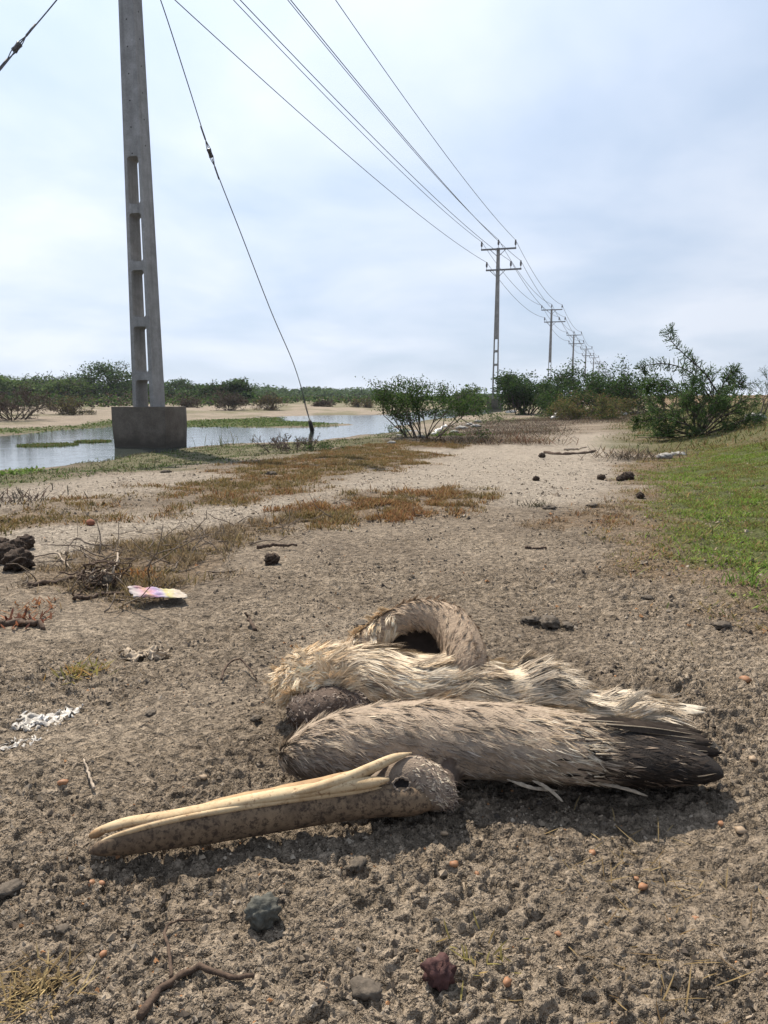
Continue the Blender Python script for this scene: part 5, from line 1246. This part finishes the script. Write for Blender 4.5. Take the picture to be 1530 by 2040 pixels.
# tufts
def tuft(label, px, py, n, L, pal, seed, lean=.8, w=.003, name='grass_tuft', r=.03):
    rg = np.random.default_rng(seed); p = hit(px, py); a = rg.uniform(0, 2 * np.pi, n); P = np.stack([rg.normal(0, r, n), rg.normal(0, r, n), np.zeros(n) - .002], 1)
    D = np.stack([np.cos(a) * lean, np.sin(a) * lean, rg.uniform(.2, 1, n)], 1); c = pick(rg, pal, n, .2)
    mb = MB(); mb.add(*blades(P, D, np.stack([np.cos(a), np.sin(a), .3 + 0 * a], 1), rg.uniform(.4, 1, n) * L, w, .1, rg.uniform(-.3, .1, n), c * .8, c, rg=rg))
    t = thing(name, label, 'plant', p); link('blades', mb.mesh('blades'), M_COVER, t, kind='stuff')
tuft('dry straw tuft in the bottom left corner', 65, 1995, 150, .032, [(0.26, 0.19, 0.09), (0.17, 0.12, 0.06), (0.34, 0.26, 0.13)], 701, 1.2, .0015, r=.018)
tuft('small yellow green tuft on the left sand', 160, 1342, 90, .035, [(0.26, 0.22, 0.06), (0.30, 0.18, 0.06), (0.18, 0.17, 0.05)], 702, 1.0, .003, 'small_plant', .02)
tuft('small red fleshy plant behind the dark stick at the left edge', 38, 1240, 60, .03, [(0.22, 0.09, 0.05), (0.30, 0.14, 0.08), (0.13, 0.05, 0.035)], 703, .7, .006, 'small_plant', .03)
tuft('orange plant sprig right of the root tangle', 270, 1150, 120, .045, [(0.30, 0.14, 0.05), (0.24, 0.12, 0.05), (0.30, 0.2, 0.09)], 704, .7, .0035, 'small_plant', .03)
tuft('orange sprig above the small red plant', 65, 1208, 70, .03, [(0.30, 0.13, 0.05), (0.22, 0.10, 0.05)], 705, 1.0, .0035, 'small_plant', .03)
tuft('small green sprout in the lower right sand', 950, 1925, 30, .02, [(0.20, 0.17, 0.06), (0.25, 0.18, 0.07)], 706, 1.2, .0018, 'small_plant', .02)
tuft('dark little plant on the pale track below the driftwood', 1072, 1010, 60, .06, [(0.05, 0.05, 0.03), (0.08, 0.07, 0.04)], 707, .8, .004, 'small_plant', .03)
tuft('taller green grass sprig at the lower edge of the bank', 1492, 1165, 60, .07, [(0.13, 0.20, 0.04), (0.10, 0.16, 0.035)], 708, .6, .0035, 'grass_tuft', .03)
tuft('dead grass tuft right of the wing tip', 1250, 1720, 60, .035, [(0.24, 0.18, 0.09), (0.17, 0.12, 0.06)], 709, 1.8, .0014, 'grass_tuft', .05)
tuft('dead grass wisps at the bottom right', 1330, 1930, 60, .04, [(0.22, 0.16, 0.08), (0.15, 0.10, 0.05)], 710, 2.0, .0014, 'grass_tuft', .06)
tuft('bright leafy plant at the left end of the near shore', 40, 942, 260, .07, GREEN_B, 711, 1.1, .02, 'shore_plant', .14)
tuft('dark twiggy tuft left on the sand by the shore', 10, 1000, 200, .10, DKB, 712, 1.0, .006, 'small_plant', .14)
tuft('brown dead twig tuft at the edge of the track by the right bank', 1262, 914, 260, .22, STRAW[1:3] + DKB, 713, 1.3, .006, 'dead_tuft', .16)
tuft('brown red dead tuft left on the far track', 1050, 882, 300, .20, STRAW[1:3] + [(0.12, 0.06, 0.04)], 714, 1.3, .008, 'dead_tuft', .22)
tuft('dark brown dead tuft on the litter edge', 940, 882, 300, .18, DKB + STRAW[2:3], 715, 1.4, .008, 'dead_tuft', .25)

# litter of people
def sheet(name, label, cat, corners, mat, n=26, crump=.006, holes=None, seed=1, edge=None, fold=5.0, base=.004, col=None):
    """a thin crumpled sheet between four photo corners, with thickness"""
    C = [hit(x, y) + np.array([0, 0, z]) for x, y, z in corners]; s_, t_ = np.meshgrid(np.linspace(0, 1, n), np.linspace(0, 1, n), indexing='ij')
    P = (C[0][None, None] * ((1 - s_) * (1 - t_))[..., None] + C[1] * (s_ * (1 - t_))[..., None] + C[2] * (s_ * t_)[..., None] + C[3] * ((1 - s_) * t_)[..., None])
    h = np.abs(noise(s_ * fold + seed, t_ * fold, seed)) + .5 * np.abs(noise(s_ * fold * 2.3, t_ * fold * 2.1 + seed, seed + 1)) + .25 * noise(s_ * fold * 5, t_ * fold * 5, seed + 3)
    P[..., 2] += base + crump * h; P[..., 0] += crump * .8 * noise(s_ * fold, t_ * fold + 7, seed + 4); P[..., 1] += crump * .8 * noise(s_ * fold + 3, t_ * fold + 7, seed + 5)
    i, j = np.meshgrid(np.arange(n - 1), np.arange(n - 1), indexing='ij'); q = np.stack([i * n + j, i * n + j + 1, (i + 1) * n + j + 1, (i + 1) * n + j], -1).reshape(-1, 4)
    if holes is not None:
        sc = (s_.ravel()[q].mean(1), t_.ravel()[q].mean(1)); d = np.minimum.reduce([sc[0], sc[1], 1 - sc[0], 1 - sc[1]])
        q = q[(fbm(sc[0] * 3.1 + seed, sc[1] * 3.1, 3, seed) > holes - .0) & (d > .10 * np.abs(fbm(sc[0] * 6, sc[1] * 6, 2, seed + 8)) * 3)]
    me = mesh_np(name, P.reshape(-1, 3), q, None, None)
    uv = me.uv_layers.new(name='UVMap'); li = np.empty(len(me.loops), np.int32); me.loops.foreach_get('vertex_index', li)
    uv.data.foreach_set('uv', np.stack([s_.ravel()[li], t_.ravel()[li]], 1).astype(np.float32).ravel())
    o = link(name, me, mat); m = o.modifiers.new('thick', 'SOLIDIFY'); m.thickness = .0008; m.offset = 0
    return tag(o, label, cat)
def wrapper_mat():
    m, nt, b = mat_new('printed_foil')
    tc = nd(nt, 'ShaderNodeTexCoord'); sp = nd(nt, 'ShaderNodeSeparateXYZ'); nt.links.new(tc.outputs['UV'], sp.inputs[0])
    n = nd(nt, 'ShaderNodeTexNoise'); n.inputs['Scale'].default_value = 5; n.inputs['Detail'].default_value = 3; nt.links.new(tc.outputs['UV'], n.inputs['Vector'])
    ad = nd(nt, 'ShaderNodeMath', operation='MULTIPLY_ADD'); nt.links.new(n.outputs['Fac'], ad.inputs[0]); ad.inputs[1].default_value = .30; nt.links.new(sp.outputs['X'], ad.inputs[2])
    c = ramp(nt, ad.outputs[0], [(0.22, (0.40, 0.35, 0.36)), (0.34, (0.40, 0.16, 0.25)), (0.46, (0.42, 0.20, 0.09)), (0.54, (0.36, 0.10, 0.25)), (0.66, (0.22, 0.15, 0.40)), (0.74, (0.36, 0.34, 0.40)), (0.84, (0.42, 0.38, 0.04)), (0.99, (0.40, 0.34, 0.25))])
    c = mixc(nt, 0.45, c, (0.32, 0.285, 0.265))
    n2 = tex_noise(nt, 110, 3)
    c = mixc(nt, ramp(nt, n2.outputs['Fac'], [(.58, 0), (.66, .6)]), c, (0.48, 0.44, 0.44))
    nt.links.new(c, b.inputs['Base Color']); b.inputs['Roughness'].default_value = .75; b.inputs['Specular IOR Level'].default_value = .2; return m
sheet('snack_wrapper', 'crumpled printed wrapper, pink, purple and yellow, lying on the left sand', 'wrapper', [(266, 1210, .016), (374, 1208, .010), (360, 1188, .004), (256, 1198, .028)], wrapper_mat(), 22, .008, seed=3, fold=3, base=.008)
M_RAG = mat_noise('dirty_white_rag', [(0.3, (0.22, 0.175, 0.13)), (0.7, (0.40, 0.335, 0.26))], 70, .9, .6, .003)
M_PLASTIC = mat_noise('torn_white_plastic', [(0.35, (0.20, 0.175, 0.145)), (0.65, (0.42, 0.41, 0.395))], 40, .45, .4, .003)
sheet('rag', 'dirty cream crumpled rag half buried in the sand', 'rag', [(242, 1316, -.004), (335, 1318, -.004), (342, 1296, -.002), (248, 1300, -.002)], M_RAG, 30, .020, seed=11, fold=4.5, holes=-.32, base=-.004)
sheet('plastic_bag', 'torn white plastic bag pressed flat on the left sand', 'plastic bag', [(20, 1462, -.002), (110, 1462, -.003), (170, 1415, -.002), (40, 1430, -.002)], M_PLASTIC, 34, .010, seed=21, fold=6, holes=-.22, base=-.001)
sheet('plastic_scrap', 'smaller torn white plastic scrap at the left edge, below the bag', 'plastic scrap', [(-20, 1505, -.003), (60, 1490, -.003), (90, 1465, -.003), (10, 1478, -.003)], M_PLASTIC, 26, .009, seed=31, fold=5, holes=-.10, base=-.003)
def rubbish_box(label, px, py, w, h, d, rot):
    p = hit(px, py); S = p[1] / 1500; v, q = box_vq(w * S, d * S, h * S, (0, 0, h * S * .42)); bm = bmesh.new()
    vs = [bm.verts.new(x) for x in v]; [bm.faces.new([vs[i] for i in f]) for f in q]; bmesh.ops.bevel(bm, geom=bm.edges[:], offset=.12 * h * S, segments=2, affect='EDGES')
    me = bpy.data.meshes.new('foam_box'); bm.to_mesh(me); bm.free(); o = link('foam_box', me, M_WHITE); o.location = p; o.rotation_euler = (rng.normal(0, .1), rng.normal(0, .1), rot); tag(o, label, 'foam box')
rubbish_box('white foam box lying below the right end of the bush row', 1238, 829, 17, 9, 10, .2)
rubbish_box('flat white foam piece left of the round dark bush', 1018, 823, 20, 5, 10, -.2)
rubbish_box('small white foam block left of the flower weeds near the litter', 1108, 834, 10, 4, 5, .5)
stick('white plastic pipe leaning beside the twiggy bush', [(862, 868), (875, 862, .05), (890, 857, .10)], .035, M_WHITE, 'plastic_pipe')
stick('white plastic strip sticking up in front of the widest bush', [(1098, 836, .02), (1106, 834, .10), (1114, 832, .22)], .04, M_WHITE, 'plastic_strip')
M_PALER = mat_noise('pale_rubble', [(0.3, (0.15, 0.145, 0.135)), (0.7, (0.34, 0.33, 0.31))], 25, .9, .6, .006)
for k, (x, y, r, lab) in enumerate(((920, 856, 10, 'largest pale rubble stone in the litter right of the pipe'), (935, 848, 8, 'pale rubble stone behind the largest one'), (948, 852, 9, 'flat pale rubble stone at the right of the heap'), (952, 842, 8, 'rear pale rubble stone of the heap'), (905, 862, 7, 'low pale stone right of the pipe end'), (838, 872, 9, 'pale stone under the twiggy bush'), (780, 884, 8, 'pale stone on the shore left of the twiggy bush'), (795, 869, 5, 'tiny white stone at the water edge'), (1325, 914, 15, 'ash grey heap beside the dead twig tuft'), (1352, 909, 12, 'ash grey lump right of the ash heap'), (1505, 838, 20, 'grey concrete lump near the right edge of the picture'))):
    lump('rubble', lab, 'rubble', x, y, r, M_PALER, 120 + k, 3, .3, (1.3, .9, .45), None, .4, .1)
# crumbs of dry soil all over the near sand
rg = np.random.default_rng(800); n = 105000
yv = np.exp(rg.uniform(math.log(.42), math.log(6.5), n)); xv = rg.uniform(-1, 1, n) * (.62 * yv + .12)
den = fbm(xv * 3.5, yv * 3.5, 3, 801); sm_ = inside(Z_SMOOTH, xv, yv, .25, .3, 2.0, 44); k = (rg.random(n) < np.clip(.55 + 1.6 * den - .35 * sm_, .05, 1)); xv, yv = xv[k], yv[k]; n = len(xv)
zv = G(xv, yv) + micro(xv, yv, np.full(n, .003)) * (yv < 3)
r = np.clip(rg.lognormal(math.log(.0016), .5, n), .0007, .006) * np.clip(yv, .8, 3.0) ** .68
oct_ = np.array([(1, 0, -.5), (-1, 0, -.5), (0, 1, -.5), (0, -1, -.5), (.15, .1, 1)], float); of = np.array([(0, 2, 4), (2, 1, 4), (1, 3, 4), (3, 0, 4)])
a = rg.uniform(0, 2 * np.pi, n); jit = rg.uniform(.55, 1.4, (n, 5, 1)); V = oct_[None] * jit; V[:, 4, :2] = rg.uniform(-.6, .6, (n, 2)); V[:, 4, 2] = rg.uniform(.25, .85, n); ca, sa = np.cos(a)[:, None], np.sin(a)[:, None]
V = np.stack([V[..., 0] * ca - V[..., 1] * sa, V[..., 0] * sa + V[..., 1] * ca, V[..., 2] * .8], -1) * r[:, None, None] + np.stack([xv, yv, zv + r * .25], 1)[:, None]
cpal = pick(rg, [(0.23, 0.187, 0.142), (0.17, 0.138, 0.105), (0.10, 0.082, 0.066), (0.26, 0.22, 0.175), (0.05, 0.042, 0.036), (0.30, 0.16, 0.08), (0.28, 0.24, 0.19)], n, .15, [.24, .22, .20, .11, .19, .02, .02])
M_CRUMB = mat_attr('soil_crumb', .95, .2, 200, spec=.1)
tag(link('soil_crumbs', mesh_np('soil_crumbs', V.reshape(-1, 3), None, ((np.arange(n) * 5)[:, None, None] + of[None]).reshape(-1, 3), np.repeat(cpal, 5, 0), False), M_CRUMB, kind='stuff'), 'countless small crumbs of dry soil over the sand', 'soil crumbs')


# ---------------------------------------------------------------- hazy air over the lagoon
v, q = box_vq(3600, 3600, 12.4, (0, 1200, 4.2))
hm = bpy.data.materials.new('hazy_air'); hm.use_nodes = True; hm.node_tree.nodes.clear()
ho = hm.node_tree.nodes.new('ShaderNodeOutputMaterial'); hv = hm.node_tree.nodes.new('ShaderNodeVolumePrincipled')
hv.inputs['Color'].default_value = (0.80, 0.88, 1.0, 1); hv.inputs['Density'].default_value = 0.0004; hv.inputs['Anisotropy'].default_value = 0.3
hm.node_tree.links.new(hv.outputs[0], ho.inputs['Volume'])
link('haze', mesh_np('haze', v, q, smooth=False), hm, kind='stuff')
